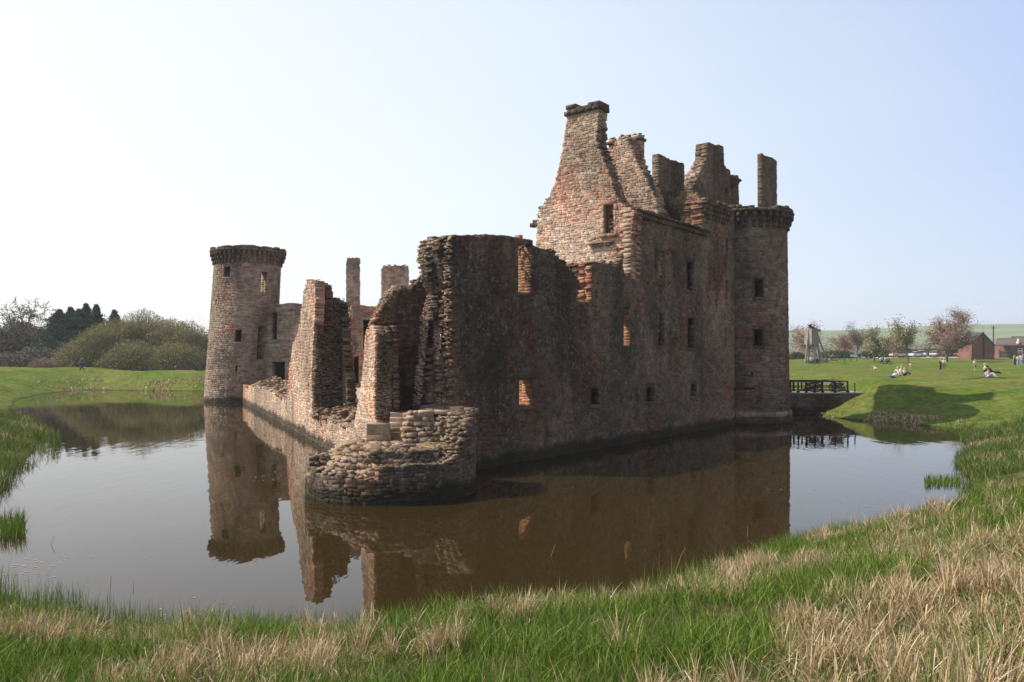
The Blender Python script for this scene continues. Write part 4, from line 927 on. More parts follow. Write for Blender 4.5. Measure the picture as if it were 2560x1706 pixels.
tree('bare_tree', 'olive tree with a straight dark trunk standing in front of the silver cars', 2272, 926, 793, 125, 'tw_olive', 205, kids=(7, 6, 5, 5), leaf=.11, per=4, lsp=.4, group=G_R, wide=1.0, up=.5, trunk=.42, spread=(.5, .6, .7, .8))
tree('bare_tree', 'largest tree, a broad pinkish brown dome beside the brick shed', 2366, 897, 770, 160, 'tw_brown', 206, kids=(10, 6, 6, 6), leaf=.11, per=8, group=G_R, wide=1.08, trunk=.2, spread=(1., .8, .8, .8), lsp=.5)
tree('bare_tree', 'low reddish tree in front of the far field, left of the grey tree', 2112, 893, 838, 200, 'tw_brown', 207, leaf=.13, per=8, lsp=.5, group=G_R)
tree('bare_tree', 'small grey tree tucked between the big dome tree and the brick shed', 2420, 893, 835, 178, 'tw_grey', 208, leaf=.13, per=4, lsp=.4, group=G_R)
# hedges at the foot of the field
def leafmass(name, label, cells, mat, leaf, seed, cat, dens, kind=None, group=None, stems=None):
    """cells: list of ellipsoids (px, py_top, Y, half width m)"""
    r = np.random.default_rng(seed); c0 = cells[0]; x0 = (c0[0]-CX)/F*c0[2]; base = (x0, c0[2], hz(x0, c0[2])); P = []; S0 = []; S1 = []
    for px, pyt, Y_, hw_ in cells:
        x = (px-CX)/F*Y_; z = hz(x, Y_)-.1; h = at(px, pyt, Y_)[2]-z; h = max(h, .8); n = int(dens*hw_*h*4)
        u = r.normal(0, 1, (n, 3)); u /= np.linalg.norm(u, axis=1, keepdims=True); u[:, 2] = np.abs(u[:, 2]); rr = r.uniform(.25, 1, n)**.45
        rr = rr*(.82+.3*fbm(u[:, 0]*2.2+px, u[:, 2]*2.2+u[:, 1]*2, 2))
        q = u*rr[:, None]*np.array([hw_, hw_*.7, h]); P.append(q+np.array([x, Y_, z])-np.array(base))
        if stems:
            m = n//stems; j = r.integers(0, n, m); e = q[j]; st_ = e*np.array([.25, .25, 0])+np.array([0, 0, .0])
            S0.append(st_+np.array([x, Y_, z])-np.array(base)); S1.append(e*1.04+np.array([x, Y_, z])-np.array(base))
    P = np.concatenate(P); root = tag(empty(name, base), label, cat, group, kind) if not kind else None
    V, Q_ = leafcloud(P, leaf, r, 1, .1)
    if kind:
        return tag(mesh_np(name, V+np.array(base), Q_, M[mat]), label, None, None, kind)
    mesh_np('crown', V, Q_, M[mat], root)
    if stems:
        a, b2 = np.concatenate(S0), np.concatenate(S1); mid = (a+b2)/2+(b2-a)*np.array([-.12, -.12, .12]); m = len(a)
        A = join([tubes(a, mid, np.full(m, .045), np.full(m, .03)), tubes(mid, b2, np.full(m, .03), np.full(m, .01))]); mesh_np('stems', *A, M['tw_willow'] if mat == 'tw_willow' else M['tw_grey'], root)
    return root
for cells, lab in (([(1990, 880, 175, 2.2), (2000, 881, 175, 2)], 'dark round bushes at the foot of the far field, left of the siege engine'), ([(2070, 876, 185, 3.2), (2095, 875, 186, 3.5), (2115, 877, 187, 3)], 'long clipped brown hedge behind the small wooden engine'),
                   ([(2225, 867, 205, 4), (2250, 866, 205, 4), (2270, 870, 205, 4)], 'dark hedge behind the parked white cars'), ([(2330, 868, 215, 6), (2395, 868, 215, 7), (2300, 872, 215, 5)], 'hedge behind the cars under the dome tree')):
    leafmass('hedge', lab, cells, 'hedge', .16, int(cells[0][0]), 'hedge', 55, group='hedges at the foot of the field')
leafmass('hedgerow', 'thin leafless hedgerow scrub crossing the field beyond the cars', [(p, 856+4*math.sin(p), 260, 9) for p in range(1990, 2440, 34)], 'tw_grey', .2, 77, 'hedge', 6, 'stuff')
# left side wood
G_L = 'trees behind the left bank'
tree('oak_tree', 'tall gnarled bare oak at the far left edge', 0, 930, 706, 150, 'tw_grey', 301, kids=(7, 6, 6, 4), per=0, group=G_L, wide=1.15, minr=.05, bark='bark_dark', trunk=.35, wig=.24, spread=(.9, .9, .9, .9), twig='under')
tree('oak_tree', 'gnarled bare oak leaning over, right of the tallest one', 52, 930, 745, 145, 'tw_grey', 302, kids=(7, 6, 6, 4), per=0, group=G_L, wide=1.1, minr=.05, bark='bark_dark', trunk=.35, wig=.24, spread=(.9, .9, .9, .9), twig='under')
tree('bare_tree', 'thin grey bare tree between the oaks and the conifers', 112, 930, 775, 155, 'tw_grey', 303, kids=(6, 5, 5, 4), per=0, group=G_L, twig='under')
def conifer(px, py_top, Y_, hw_, label, seed):
    r = np.random.default_rng(seed); x = (px-CX)/F*Y_; z = hz(x, Y_); h = at(px, py_top, Y_)[2]-z; root = tag(empty('conifer', (x, Y_, z)), label, 'conifer', 'dark conifers behind the left bank')
    b = MB(); b.tube((0, 0, 0), (0, 0, h), .28, .04, 7); b.build('trunk', M['bark_dark'], root)
    hw_ *= 1.75; n = int(230*h); t = r.uniform(.05, 1, n)**.7; a = r.uniform(0, 2*PI, n); ln = hw_*1.1*(1-t)**1.0*(.35+.8*vn(a*1.6+seed, t*6+seed))*(.55+.6*(1-(t*h/1.1) % 1.0))*r.uniform(.6, 1.2, n)+.08; zz = t*h
    e = np.stack([np.cos(a)*ln, np.sin(a)*ln, zz+ln*.08], -1); s0 = np.stack([0*a, 0*a, zz], -1); P = []
    for k in (.3, .5, .65, .8, .92, 1.0): P.append(s0+(e-s0)*k)
    V, Q_ = leafcloud(np.concatenate(P), .13, r, 2, .13); mesh_np('crown', V, Q_, M['fir'], root)
conifer(176, 772, 142, 5.2, 'broad dark conifer, left one of the conifers', 311); conifer(214, 762, 146, 3.6, 'dark pointed conifer in the middle of the group', 312); conifer(240, 765, 143, 3.4, 'dark pointed conifer, right one of the close group', 313)
conifer(148, 777, 138, 6.0, 'low dark conifer at the left foot of the group', 314); conifer(285, 778, 150, 3.2, 'small dark conifer top showing above the willow thicket', 315); conifer(197, 776, 139, 6.5, 'squat dark conifer in front of the taller ones', 316)
leafmass('undergrowth', 'tangled grey brown undergrowth below the left trees', [(-30, 800, 140, 6), (20, 815, 138, 6), (60, 800, 142, 6), (100, 815, 140, 6), (140, 835, 138, 6), (190, 870, 134, 5), (90, 870, 132, 6), (10, 880, 130, 6)], 'under', .16, 321, 'shrub', 75, 'stuff')
leafmass('willow_thicket', 'wide rounded thicket of bare olive brown willow behind the left bank', [(250, 812, 128, 5.5), (300, 790, 131, 6.5), (360, 779, 133, 7), (420, 786, 132, 7), (475, 808, 130, 6.5), (515, 830, 131, 5), (205, 850, 126, 4.5), (440, 850, 126, 6), (330, 850, 126, 6)], 'tw_willow', .10, 322, 'shrub', 120, stems=9)
leafmass('blossom_bush', 'loose white blossoming bush between conifers and thicket', [(163, 842, 127, 1.6), (150, 868, 126.5, 1.8), (140, 885, 126, 1.6)], 'white_bl', .07, 323, 'shrub', 16, stems=4)
leafmass('brown_bush', 'low rust brown bush at the foot of the left trees', [(105, 893, 124, 2.6), (120, 900, 123.5, 2)], 'tw_brown', .08, 324, 'shrub', 50, stems=4)
# ------------------------------------------------------------------ bridge
M['timber_dark'] = plain('dark_timber', (.03, .026, .022), .8, .2); M['timber'] = plain('weathered_timber', (.27, .235, .205), .85, .2, .25, 8); M['iron'] = plain('black_iron', (.015, .015, .016), .5, .5)
bY = 61.0; bp0 = at(1960, 1000, bY)[:2]; BP = Plane(bp0, (1, .06))
if BP.N[1] < 0: BP.N = -BP.N
bc = tuple(BP.pt(6))+(0,)
bridge = tag(empty('footbridge', bc), 'masonry footbridge with dark timber railings leading to the gate tower', 'bridge')
def on(name, pl, poly, mat, seed, th, nl, par, org, **k):
    r = np.random.default_rng(seed); S = Stones()
    for i in range(nl): fill(S, poly, [], i*th/nl, (i+1)*th/nl, r, k.get('course', (.15, .24)), k.get('length', (.25, .5)), .05)
    V, Fq = S.geom(pl.map, seed=seed); return mesh_np(name, V, Fq, mat, par, org)
zd = BP.uz(2050, 986)[1]; u1 = BP.uz(2193, 986)[0]
on('side_wall', BP, [(-1.5, -1), (u1-3, -1), (u1, zd-1.2), (u1, zd), (-1.5, zd)], M['wall_shade'], 401, 2.6, 2, bridge, bc)
b = MB(); 
p0, p1 = BP.pt(-1.5, -.08), BP.pt(u1, -.08); q0, q1 = BP.pt(-1.5, 2.68), BP.pt(u1, 2.68)
b.prism([(p0[0], p0[1], zd+.003), (p1[0], p1[1], zd+.003), (q1[0], q1[1], zd+.003), (q0[0], q0[1], zd+.003)], 0, (0, 0, .12)); b.build('deck', M['timber'], bridge, bc)
zt_ = BP.uz(2050, 954)[1]
for side, dd in ((0, .12), (1, 2.45)):
    rail = MB(); xs = [1960, 1977, 1997, 2017, 2038, 2058, 2089, 2121]
    us = [BP.uz(x, 980)[0] for x in xs]
    for z_, hh in ((zt_, .09), ((zt_+zd)/2+.05, .06), (zd+.25, .06)): a, c = BP.pt(us[0], dd), BP.pt(us[-1], dd); rail.bar((a[0], a[1], z_), (c[0], c[1], z_), .07, hh)
    ro = rail.build('handrail', M['timber_dark'], bridge, bc)
    for i, u in enumerate(us):
        q_ = BP.pt(u, dd); pb_ = MB(); pb_.box((q_[0], q_[1], (zd+.12+zt_)/2), (.15 if i in (1, 3) else .10, .10, zt_-zd-.12), 0, .98); pb_.box((q_[0], q_[1], zd+.2), (.2, .16, .14)); pb_.build('railing_post', M['timber_dark'], bridge, bc, bevel=.008)
b = MB(); q_ = at(2137, 983, 61.5); b.tube(q_-(0, 0, .3), q_+(0, 0, .75), .05, .045, 8); b.ell(q_+(0, 0, .75), (.055, .055, .03)); tag(b.build('bollard_post', M['timber_dark']), 'lone dark post in the grass just past the end of the footbridge railing', 'post')
def cannon(px, Y_, rz, label):
    g = at(px, 984, Y_); x, y = g[0], g[1]; z = zd+.12 if Y_ < 63.6 else hz(x, y)
    root = tag(empty('cannon', (x, y, z), rz), label, 'cannon', 'small cannons by the footbridge')
    b = MB(); b.tube((-.75, 0, .62), (.85, 0, .86), .13, .085, 12); b.tube((.85, 0, .86), (.92, 0, .872), .11, .11, 12); b.ell((-.83, 0, .61), (.08, .08, .08)); b.build('barrel', M['iron'], root, smooth=True)
    for s_ in (-1, 1):
        b = MB(); b.bar((-.9, s_*.15, .18), (.3, s_*.17, .5), .09, .2); b.build('carriage_cheek', M['timber_dark'], root)
        w_ = MB(); n = 16
        for i in range(n):
            a0, a1 = 2*PI*i/n, 2*PI*(i+1)/n; w_.bar((.05+.33*math.cos(a0), s_*.3, .34+.33*math.sin(a0)), (.05+.33*math.cos(a1), s_*.3, .34+.33*math.sin(a1)), .06, .06)
        for i in range(8): a0 = 2*PI*i/8; w_.bar((.05, s_*.3, .34), (.05+.32*math.cos(a0), s_*.3, .34+.32*math.sin(a0)), .035)
        w_.build('wheel', M['timber_dark'], root)
cannon(2036, 62.4, .35, 'black cannon with raised barrel behind the bridge railing, nearer the tower'); cannon(2089, 62.5, 1.9, 'black cannon pointing away behind the bridge railing, nearer the bank')
# ------------------------------------------------------------------ siege engine
def P3(px, py, Y_): return at(px, py, Y_)
g = hit(2030, 908, 100, 200); TY = g[1]; tb = tag(empty('trebuchet', g), 'tall timber siege engine with a boxed counterweight on the lawn', 'siege engine')
lo = lambda px, py, dy=0: tuple(P3(px, py, TY+dy)-g)
for (a, b_, w_) in (((2014, 909, -1), (2023, 818, -.3), .34), ((2021, 906, 1.5), (2024, 818, .3), .3), ((2037, 907, -1), (2036, 822, -.3), .32), ((2049, 905, 1.5), (2040, 826, .3), .3), ((2069, 905, 0), (2043, 835, 0), .22), ((2058, 906, -1), (2040, 850, -.2), .18)):
    b = MB(); b.bar(lo(*a), lo(*b_), w_); b.build('frame_post', M['timber'], tb)
b = MB(); b.bar(lo(2010, 907, -1), lo(2072, 905, -1), .3); b.bar(lo(2016, 904, 1.5), lo(2072, 903, 1.5), .3); b.bar(lo(2015, 878), lo(2040, 880), .2); b.build('base_beam', M['timber'], tb)
b = MB(); c = np.array(lo(2029, 842)); b.box(c, (1.9, 1.7, 2.9), .5, .9); b.box(c-(0, 0, 1.6), (1.3, 1.2, .5), .5); bx_ = b.build('counterweight_box', M['timber'], tb)
b = MB(); b.bar(lo(2024, 817), lo(2050, 828, 1), .28, .32); b.ell(lo(2025, 815), (.35, .35, .3)); b.build('throwing_arm', M['timber_dark'], tb)
g = hit(2078, 902, 100, 200); se = tag(empty('small_catapult', g), 'small weathered wooden catapult with a long low beam, right of the tall engine', 'siege engine'); lo = lambda px, py, dy=0: tuple(P3(px, py, g[1]+dy)-g)
for a, b_ in (((2071, 886), (2082, 902)), ((2083, 886), (2073, 902))):
    for dy in (-.7, .7): b = MB(); b.bar(lo(*a, dy), lo(*b_, dy), .24); b.build('frame_post', M['timber'], se)
b = MB(); b.bar(lo(2074, 890), lo(2100, 890), .22); b.build('beam', M['timber'], se); b = MB(); b.bar(lo(2072, 902), lo(2095, 901), .2); b.build('base_beam', M['timber'], se)
# ------------------------------------------------------------------ buildings on the right
M['brick'] = plain('red_brick', (.20, .105, .08), .9, .1, .25, 2); M['slate'] = plain('brown_slate', (.15, .11, .10), .8, .2, .2, 2); M['dark_slate'] = plain('dark_slate', (.06, .055, .055), .8, .2); M['green_paint'] = plain('green_paint', (.02, .10, .05), .6, .3, .1)
M['white_paint'] = plain('white_paint', (.75, .75, .73), .6, .3, .05); M['dark'] = plain('dark_void', (.015, .015, .018), .4, .5)
bY_ = 168.0; L0 = lambda px, py, dy=0: at(px, py, bY_+dy)
gz = at(2455, 895, bY_)[2]; o_ = np.array([*at(2455, 895, bY_)[:2], gz]); shed = tag(empty('brick_shed', o_), 'red brick shed with a steep gable and a dark downpipe facing the lawn', 'building')
pts = [(2428, 900), (2430, 862), (2437, 851), (2457, 834), (2484, 862), (2486, 900)]; gpts = [tuple(L0(x, y)) for x, y in pts]
b = MB(); b.prism(gpts, 0, (2.2, 9, 0)); b.build('wall', M['brick'], shed, o_)
b = MB(); A_, B_, D_ = [np.array(gpts[i]) for i in (3, 4, 1)]; e = np.array([2.2, 9, 0])*1.04; f0 = np.array([-.05, -.25, 0])
for P0_, P1_ in ((A_+(0, 0, .1), B_+np.array([.35, 0, -.25])), (A_+(0, 0, .1), np.array(gpts[1])+np.array([-.3, 0, .35]))):
    b.prism([P0_+f0, P1_+f0, P1_+f0+e, P0_+f0+e], 0, (0, 0, .12))
b.build('roof', M['dark_slate'], shed, o_); b = MB(); p = L0(2458, 836); q = L0(2459, 895); b.tube(p+(0, -.15, .5), q+(0, -.15, 0), .13, .13, 8); b.build('downpipe', M['dark'], shed, o_)
b = MB(); c1 = L0(2484, 876); b.box((c1[0]+1.6, c1[1]+3.4, c1[2]), (.3, 3, 1.8), -.24); b.build('side_door', M['green_paint'], shed, o_)
bY2 = 176.0; L1 = lambda px, py, dy=0: at(px, py, bY2+dy); o2 = L1(2545, 902); anx = tag(empty('brick_annex', o2), 'low brick building with a brown slate roof at the right edge', 'building')
b = MB(); b.prism([L1(2528, 905), L1(2528, 864), L1(2620, 864), L1(2620, 905)], 0, (0, 7, 0)); b.build('wall', M['brick'], anx, o2)
b = MB(); b.prism([L1(2495, 905, 5), L1(2495, 864, 5), L1(2528, 864, 5), L1(2528, 905, 5)], 0, (0, 1.5, 0)); b.build('painted_dark_opening', M['dark'], anx, o2)  # near-black sheet painting the dark of the opening between the buildings
b = MB(); b.prism([L1(2488, 865, -.3), L1(2625, 865, -.3), L1(2625, 843, 3.5), L1(2528, 843, 3.5), L1(2528, 846, 3.5), L1(2492, 847, 3.5)], 0, (0, 0, .12)); b.prism([L1(2492, 847, 3.6), L1(2625, 843, 3.6), L1(2625, 865, 8), L1(2488, 865, 8)], 0, (0, 0, .12)); b.build('roof', M['slate'], anx, o2)
b = MB(); b.tube(L1(2545, 860), L1(2545, 848, .8), .22, .12, 8); b.box(L1(2545, 857, .2), (.45, .4, .5)); b.build('roof_vent', M['white_paint'], anx, o2)
for k, (x0, x1, y0, y1) in enumerate(((2544, 2555, 872, 883),)):
    p0_, p1_ = L1(x0, y1, -.06), L1(x1, y0, -.06); b = MB(); b.box((p0_+p1_)/2, (p1_[0]-p0_[0], .1, p1_[2]-p0_[2])); wf = b.build('window', M['dark'], anx, o2)
    b = MB()
    for t_ in (0, .5, 1): z_ = p0_[2]+(p1_[2]-p0_[2])*t_; b.box(((p0_[0]+p1_[0])/2, p0_[1]-.08, z_), (p1_[0]-p0_[0]+.1, .08, .12 if t_ != .5 else .3))
    for xx in (p0_[0], p1_[0]): b.box((xx, p0_[1]-.1, (p0_[2]+p1_[2])/2), (.1, .08, p1_[2]-p0_[2]))
    b.build('frame', M['white_paint'], wf, o2)
gf = L1(2515, 895, -3); gt_ = tag(empty('green_gate', gf), 'green slatted gate between the brick shed and the low building', 'gate'); b = MB()
for i in range(11): b.box((-1.2+i*.24, 0, .75), (.14, .04, 1.4))
b.box((0, -.06, .3), (2.6, .05, .1)); b.box((0, -.06, 1.2), (2.6, .05, .1)); b.build('gate_panel', M['green_paint'], gt_)
for s_ in (-1.35, 1.35): b = MB(); b.box((s_, 0, .8), (.16, .16, 1.7)); b.build('gate_post', M['green_paint'], gt_)
pp = at(2484, 880, 190); pole = tag(empty('telegraph_pole', (pp[0], pp[1], hz(pp[0], pp[1]))), 'thin telegraph pole standing behind the brick shed', 'pole'); zt2 = at(2484, 815, 190)[2]-pole.location.z
b = MB(); b.tube((0, 0, 0), (0, 0, zt2), .16, .11, 8); b.build('mast', M['timber_dark'], pole); b = MB(); b.box((0, 0, zt2-.5), (1.2, .1, .12)); b.build('crossarm', M['timber_dark'], pole)
# gravel track
b = MB(); tp = [(-10, 40)]; V = []; 
xs = np.linspace(at(2150, 890, 195)[0], at(2460, 893, 195)[0], 40); yl = 190.0
V = np.concatenate([np.stack([xs, np.full(40, yl+k*3), hgt(xs, np.full(40, yl+k*3))+.06], -1) for k in range(3)]); idx = np.arange(120).reshape(3, 40); Q = np.stack([idx[:-1, :-1], idx[:-1, 1:], idx[1:, 1:], idx[1:, :-1]], -1).reshape(-1, 4)
M['track'] = plain('pale_gravel', (.42, .37, .29), .95, .1, .15, 1); tag(mesh_np('car_park', V, Q, M['track']), 'pale gravel parking strip beyond the lawn', None, None, 'structure')
pxs = hit(300, 938, 100, 135); r7 = np.random.default_rng(4)
# ------------------------------------------------------------------ cars
M['glass'] = plain('car_glass', (.02, .022, .025), .08, .6, .05); M['tyre'] = plain('tyre', (.02, .02, .02), .9); M['lamp'] = plain('lamp_glass', (.6, .6, .58), .2, .6, .05)
def paint(n, c): m = plain(n, c, .3, .5, .04); return m
def make_car(name, label, col, mat, tall=1.0):
    root = tag(empty(name, (0, 0, 0)), label, 'car', 'cars parked beyond the lawn')
    side = [(-2.05, .35), (-2.1, .62), (-2.02, .88), (-1.1, .95), (-.6, 1.0), (1.5, 1.0), (2.0, .92), (2.08, .6), (2.05, .35), (1.75, .3), (1.6, .5), (1.2, .5), (1.05, .3), (-.95, .3), (-1.1, .5), (-1.5, .5), (-1.65, .3)]
    b = MB(); b.prism([(x, -.83, z) for x, z in side], 0, (0, 1.66, 0)); b.build('body', mat, root, bevel=.06)
    b = MB(); cab = [(-1.05, .97), (-.4, 1.42*tall), (1.0, 1.45*tall), (1.75, .99)]
    n = 4; vs = [(x, s_*(.78 if i in (0, 3) else .62), z) for s_ in (-1, 1) for i, (x, z) in enumerate(cab)]
    b.add(vs, [(0, 1, 2, 3), (7, 6, 5, 4), (0, 4, 5, 1), (1, 5, 6, 2), (2, 6, 7, 3), (0, 3, 7, 4)]); b.build('windows', M['glass'], root, bevel=.03)
    b = MB(); b.prism([(-.42, -.6, 1.42*tall+.003), (1.02, -.6, 1.45*tall+.003), (1.02, .6, 1.45*tall+.003), (-.42, .6, 1.42*tall+.003)], 0, (0, 0, .05)); b.build('roof', mat, root)
    for x in (-1.3, 1.4):
        for s_ in (-1, 1):
            b = MB(); b.tube((x, s_*.66, .32), (x, s_*.86, .32), .32, .32, 16); w_ = b.build('wheel', M['tyre'], root); b = MB(); b.tube((x, s_*.865, .32), (x, s_*.875, .32), .18, .17, 10); b.build('rim', M['lamp'], w_)
    for s_ in (-1, 1): b = MB(); b.ell((-2.05, s_*.6, .68), (.06, .18, .1)); b.build('headlight', M['lamp'], root)
    return root
cols = {'silver': (.62, .63, .64), 'white': (.75, .76, .77), 'navy': (.03, .04, .10), 'maroon': (.16, .03, .03), 'black': (.02, .02, .025), 'grey': (.25, .25, .27), 'pink': (.5, .36, .36)}
for nm, px, Y_, rz, lab, tl in (('silver', 2289, 197, .5, 'silver parked car with its bonnet to the left, beside a white one', 1), ('white', 2304, 202, 1.2, 'white parked car right behind the silver one', 1.1), ('silver', 2334, 200, 1.0, 'silver car parked left of the people in red', 1), ('navy', 2348, 203, 1.3, 'dark car parked between silver car and the big tree', 1),
                              ('navy', 2385, 200, .3, 'dark blue car parked just right of the big tree trunk', 1), ('maroon', 2408, 198, .2, 'maroon car parked near the brick shed', 1.05), ('maroon', 2424, 196, 1.0, 'dark red car closest to the brick shed', 1.1), ('pink', 2244, 197, .4, 'pale parked car left of the straight trunked tree', 1),
                              ('black', 2158, 188, .2, 'black car half hidden behind the olive tree', 1.05), ('black', 2189, 186, 1.2, 'rounded black car right of the olive tree', 1.3)):
    if nm not in M: M[nm] = paint(nm+'_paint', cols[nm])
    c = make_car('parked_car', lab, cols[nm], M[nm], tl); x = (px-CX)/F*Y_; c.location = (x, Y_, hz(x, Y_)+.06); c.rotation_euler.z = rz
# ------------------------------------------------------------------ people
def person(label, loc, rz, pose, top, legs, hair=(.05, .03, .02), scale=1.0, group=None, skin=(.55, .33, .24), shorts=False, name='person'):
    J = dict(pel=(0, 0, .94), wai=(0, 0, 1.1), che=(0, .01, 1.32), nec=(0, .01, 1.50), hea=(0, -.01, 1.60), cro=(0, 0, 1.72))
    for s_, k in ((-1, 'l'), (1, 'r')):
        J.update({k+'sh': (s_*.19, .01, 1.42), k+'el': (s_*.25, .02, 1.14), k+'wr': (s_*.26, -.04, .89), k+'hp': (s_*.095, 0, .90), k+'kn': (s_*.11, -.01, .50), k+'an': (s_*.12, .02, .09), k+'to': (s_*.13, -.14, .04)})
    if pose == 'walk': J.update(lkn=(-.1, -.16, .52), lan=(-.1, -.30, .10), lto=(-.1, -.46, .08), rkn=(.1, .05, .50), ran=(.1, .34, .14), rto=(.1, .24, .04), lel=(-.24, .12, 1.16), lwr=(-.24, .08, .92), rel=(.25, -.10, 1.16), rwr=(.22, -.28, .98))
    elif pose == 'hold': J.update(lel=(-.25, -.05, 1.15), lwr=(-.1, -.28, 1.2), rel=(.25, -.05, 1.15), rwr=(.1, -.28, 1.2))
    elif pose == 'sit':
        J.update({k: (v[0], v[1]+.12, v[2]-.82) for k, v in J.items()}); J.update(lkn=(-.14, -.35, .48), lan=(-.13, -.62, .08), lto=(-.13, -.78, .04), rkn=(.14, -.33, .46), ran=(.13, -.60, .08), rto=(.13, -.76, .04), lhp=(-.09, .1, .12), rhp=(.09, .1, .12), lel=(-.24, .0, .38), lwr=(-.14, -.28, .42), rel=(.24, .0, .38), rwr=(.14, -.28, .42))
    elif pose == 'chair':
        J.update({k: (v[0], v[1], v[2]-.45) for k, v in J.items()}); J.update(lkn=(-.12, -.42, .52), lan=(-.12, -.42, .09), lto=(-.12, -.58, .04), rkn=(.12, -.42, .52), ran=(.12, -.42, .09), rto=(.12, -.58, .04), lel=(-.24, -.08, .72), lwr=(-.12, -.32, .74), rel=(.24, -.08, .72), rwr=(.12, -.32, .74))
    elif pose == 'lie':  # leaning back on the elbows, legs out
        J.update(pel=(0, 0, .14), wai=(0, .14, .2), che=(0, .32, .36), nec=(0, .44, .5), hea=(0, .47, .6), cro=(0, .5, .71), lhp=(-.09, -.02, .13), rhp=(.09, -.02, .13), lkn=(-.11, -.42, .2), lan=(-.12, -.84, .08), lto=(-.12, -.88, .22), rkn=(.11, -.42, .14), ran=(.12, -.86, .08), rto=(.12, -.9, .22),
                 lsh=(-.19, .4, .42), rsh=(.19, .4, .42), lel=(-.28, .5, .1), lwr=(-.3, .28, .06), rel=(.28, .5, .1), rwr=(.3, .28, .06))
    root = tag(empty(name, loc, rz), label, 'person', group); root.scale = (scale,)*3
    def mat(c, nm): 
        key = nm+'_'+'_'.join('%d' % (v*100) for v in c)
        if key not in M: M[key] = plain(nm, c, .8, .2, .1, 20)
        return M[key]
    def skinmesh(nm, chains, m, dr=0.0):
        vi = {}; vs = []; rs = []; es = []
        for ch in chains:
            pv = None
            for (jn, rd) in ch:
                pt_ = J[jn] if isinstance(jn, str) else jn; key = jn if isinstance(jn, str) else tuple(round(a, 4) for a in jn)
                if key not in vi: vi[key] = len(vs); vs.append(pt_); rs.append(rd+dr)
                if pv is not None and pv != vi[key]: es.append((pv, vi[key]))
                pv = vi[key]
        me = bpy.data.meshes.new(nm); me.from_pydata(vs, es, []); me.materials.append(m); o = bpy.data.objects.new(nm, me); C.objects.link(o); o.parent = root
        md = o.modifiers.new('skin', 'SKIN'); md.use_smooth_shade = True
        sv = me.skin_vertices[0].data
        for i, q in enumerate(rs): sv[i].radius = (q, q*.85 if nm != 'hair' else q); 
        sv[0].use_root = True
        sd = o.modifiers.new('sub', 'SUBSURF'); sd.levels = 1; sd.render_levels = 1; return o
    ch = [[('pel', .13), ('wai', .12), ('che', .14), ('nec', .055), ('hea', .085), ('cro', .07)]]
    for k in 'lr':
        ch.append([('che', .14), (k+'sh', .065), (k+'el', .045), (k+'wr', .03)])
        ch.append([('pel', .13), (k+'hp', .095), (k+'kn', .06), (k+'an', .042), (k+'to', .035)])
        w_ = np.array(J[k+'wr']); e_ = np.array(J[k+'el']); d_ = (w_-e_)/np.linalg.norm(w_-e_); palm = w_+d_*.07; ch.append([(k+'wr', .03), (tuple(palm), .028)]); sx_ = np.array([1., 0, 0])-d_*d_[0]; sx_ /= max(np.linalg.norm(sx_), .01)
        for i, ln in enumerate((.075, .085, .08, .06)): b0 = palm+sx_*(i-1.5)*.018; ch.append([(tuple(palm), .028), (tuple(b0+d_*.03), .010), (tuple(b0+d_*ln+np.array([0, -.015, 0])), .008)])
        ch.append([(tuple(palm), .028), (tuple(w_+d_*.05+np.array([0, -.045, 0])), .011), (tuple(w_+d_*.08+np.array([0, -.06, 0])), .009)])
    skinmesh('body', ch, mat(skin, 'skin'))
    skinmesh('shirt', [[('pel', .145), ('wai', .14), ('che', .16)]]+[[('che', .16), (k+'sh', .085), (k+'el', .062)] for k in 'lr'], mat(top, 'shirt'))
    t_ = [[('pel', .15), (k+'hp', .115), (k+'kn', .082)]+([] if shorts else [(k+'an', .06)]) for k in 'lr']
    skinmesh('shorts' if shorts else 'trousers', t_, mat(legs, 'trousers'))
    h_ = np.array(J['hea']); c_ = np.array(J['cro']); b = MB(); b.ell(h_*.3+c_*.7+np.array([0, .02, .015]), (.098, .108, .09), 10, 7); b.build('hair', mat(hair, 'hair'), root, smooth=True)
    # face: nose and eyes on the front of the head
    b = MB(); b.ell(h_+np.array([0, -.088, .02]), (.012, .02, .02), 6, 4); b.build('nose', mat(skin, 'skin'), root)
    for s_ in (-1, 1): b = MB(); b.ell(h_+np.array([s_*.03, -.078, .045]), (.012, .008, .007), 6, 4); b.build('eye', mat((.03, .02, .02), 'eye'), root)
    return root
def pers(px, py, hpx, pose, top, legs, rz, label, full=1.74, **k):
    g = hit(px, py, 60, 200); hh = hpx/F*g[1]; person(label, g, rz, pose, top, legs, scale=hh/full, **k)
GP = 'visitors on the lawn'
WHT, JEAN, BLK, PNK = (.75, .74, .72), (.08, .13, .24), (.02, .02, .025), (.6, .35, .36)
pers(205, 929, 37, 'walk', (.10, .15, .16), (.04, .06, .16), -1.5, 'person in a dark jacket and blue trousers striding along the left bank')
pers(2276, 927, 21, 'stand', (.62, .5, .42), (.5, .3, .24), 2.6, 'small child in pale clothes standing near the straight trunked tree', group=GP)
pers(2351, 928, 29, 'stand', (.05, .05, .06), BLK, .4, 'person in dark clothes, left one of the standing couple', group=GP, hair=(.5, .42, .35)); pers(2360, 927, 31, 'hold', (.55, .58, .62), (.10, .13, .15), -.6, 'person in a pale shirt, right one of the standing couple', group=GP, hair=(.6, .55, .5))
pers(2438, 928, 29, 'stand', (.80, .77, .74), (.40, .30, .30), .2, 'person in a white shirt and shorts standing alone on the lawn', group=GP, shorts=True, hair=(.3, .25, .2))
pers(2537, 916, 30, 'stand', (.32, .42, .12), (.02, .06, .05), .3, 'person in a lime top and dark trousers, left of the group at the right edge', group=GP); pers(2546, 918, 30, 'hold', WHT, (.25, .38, .5), .1, 'person in a white top and pale jeans, middle of the group at the right edge', group=GP)
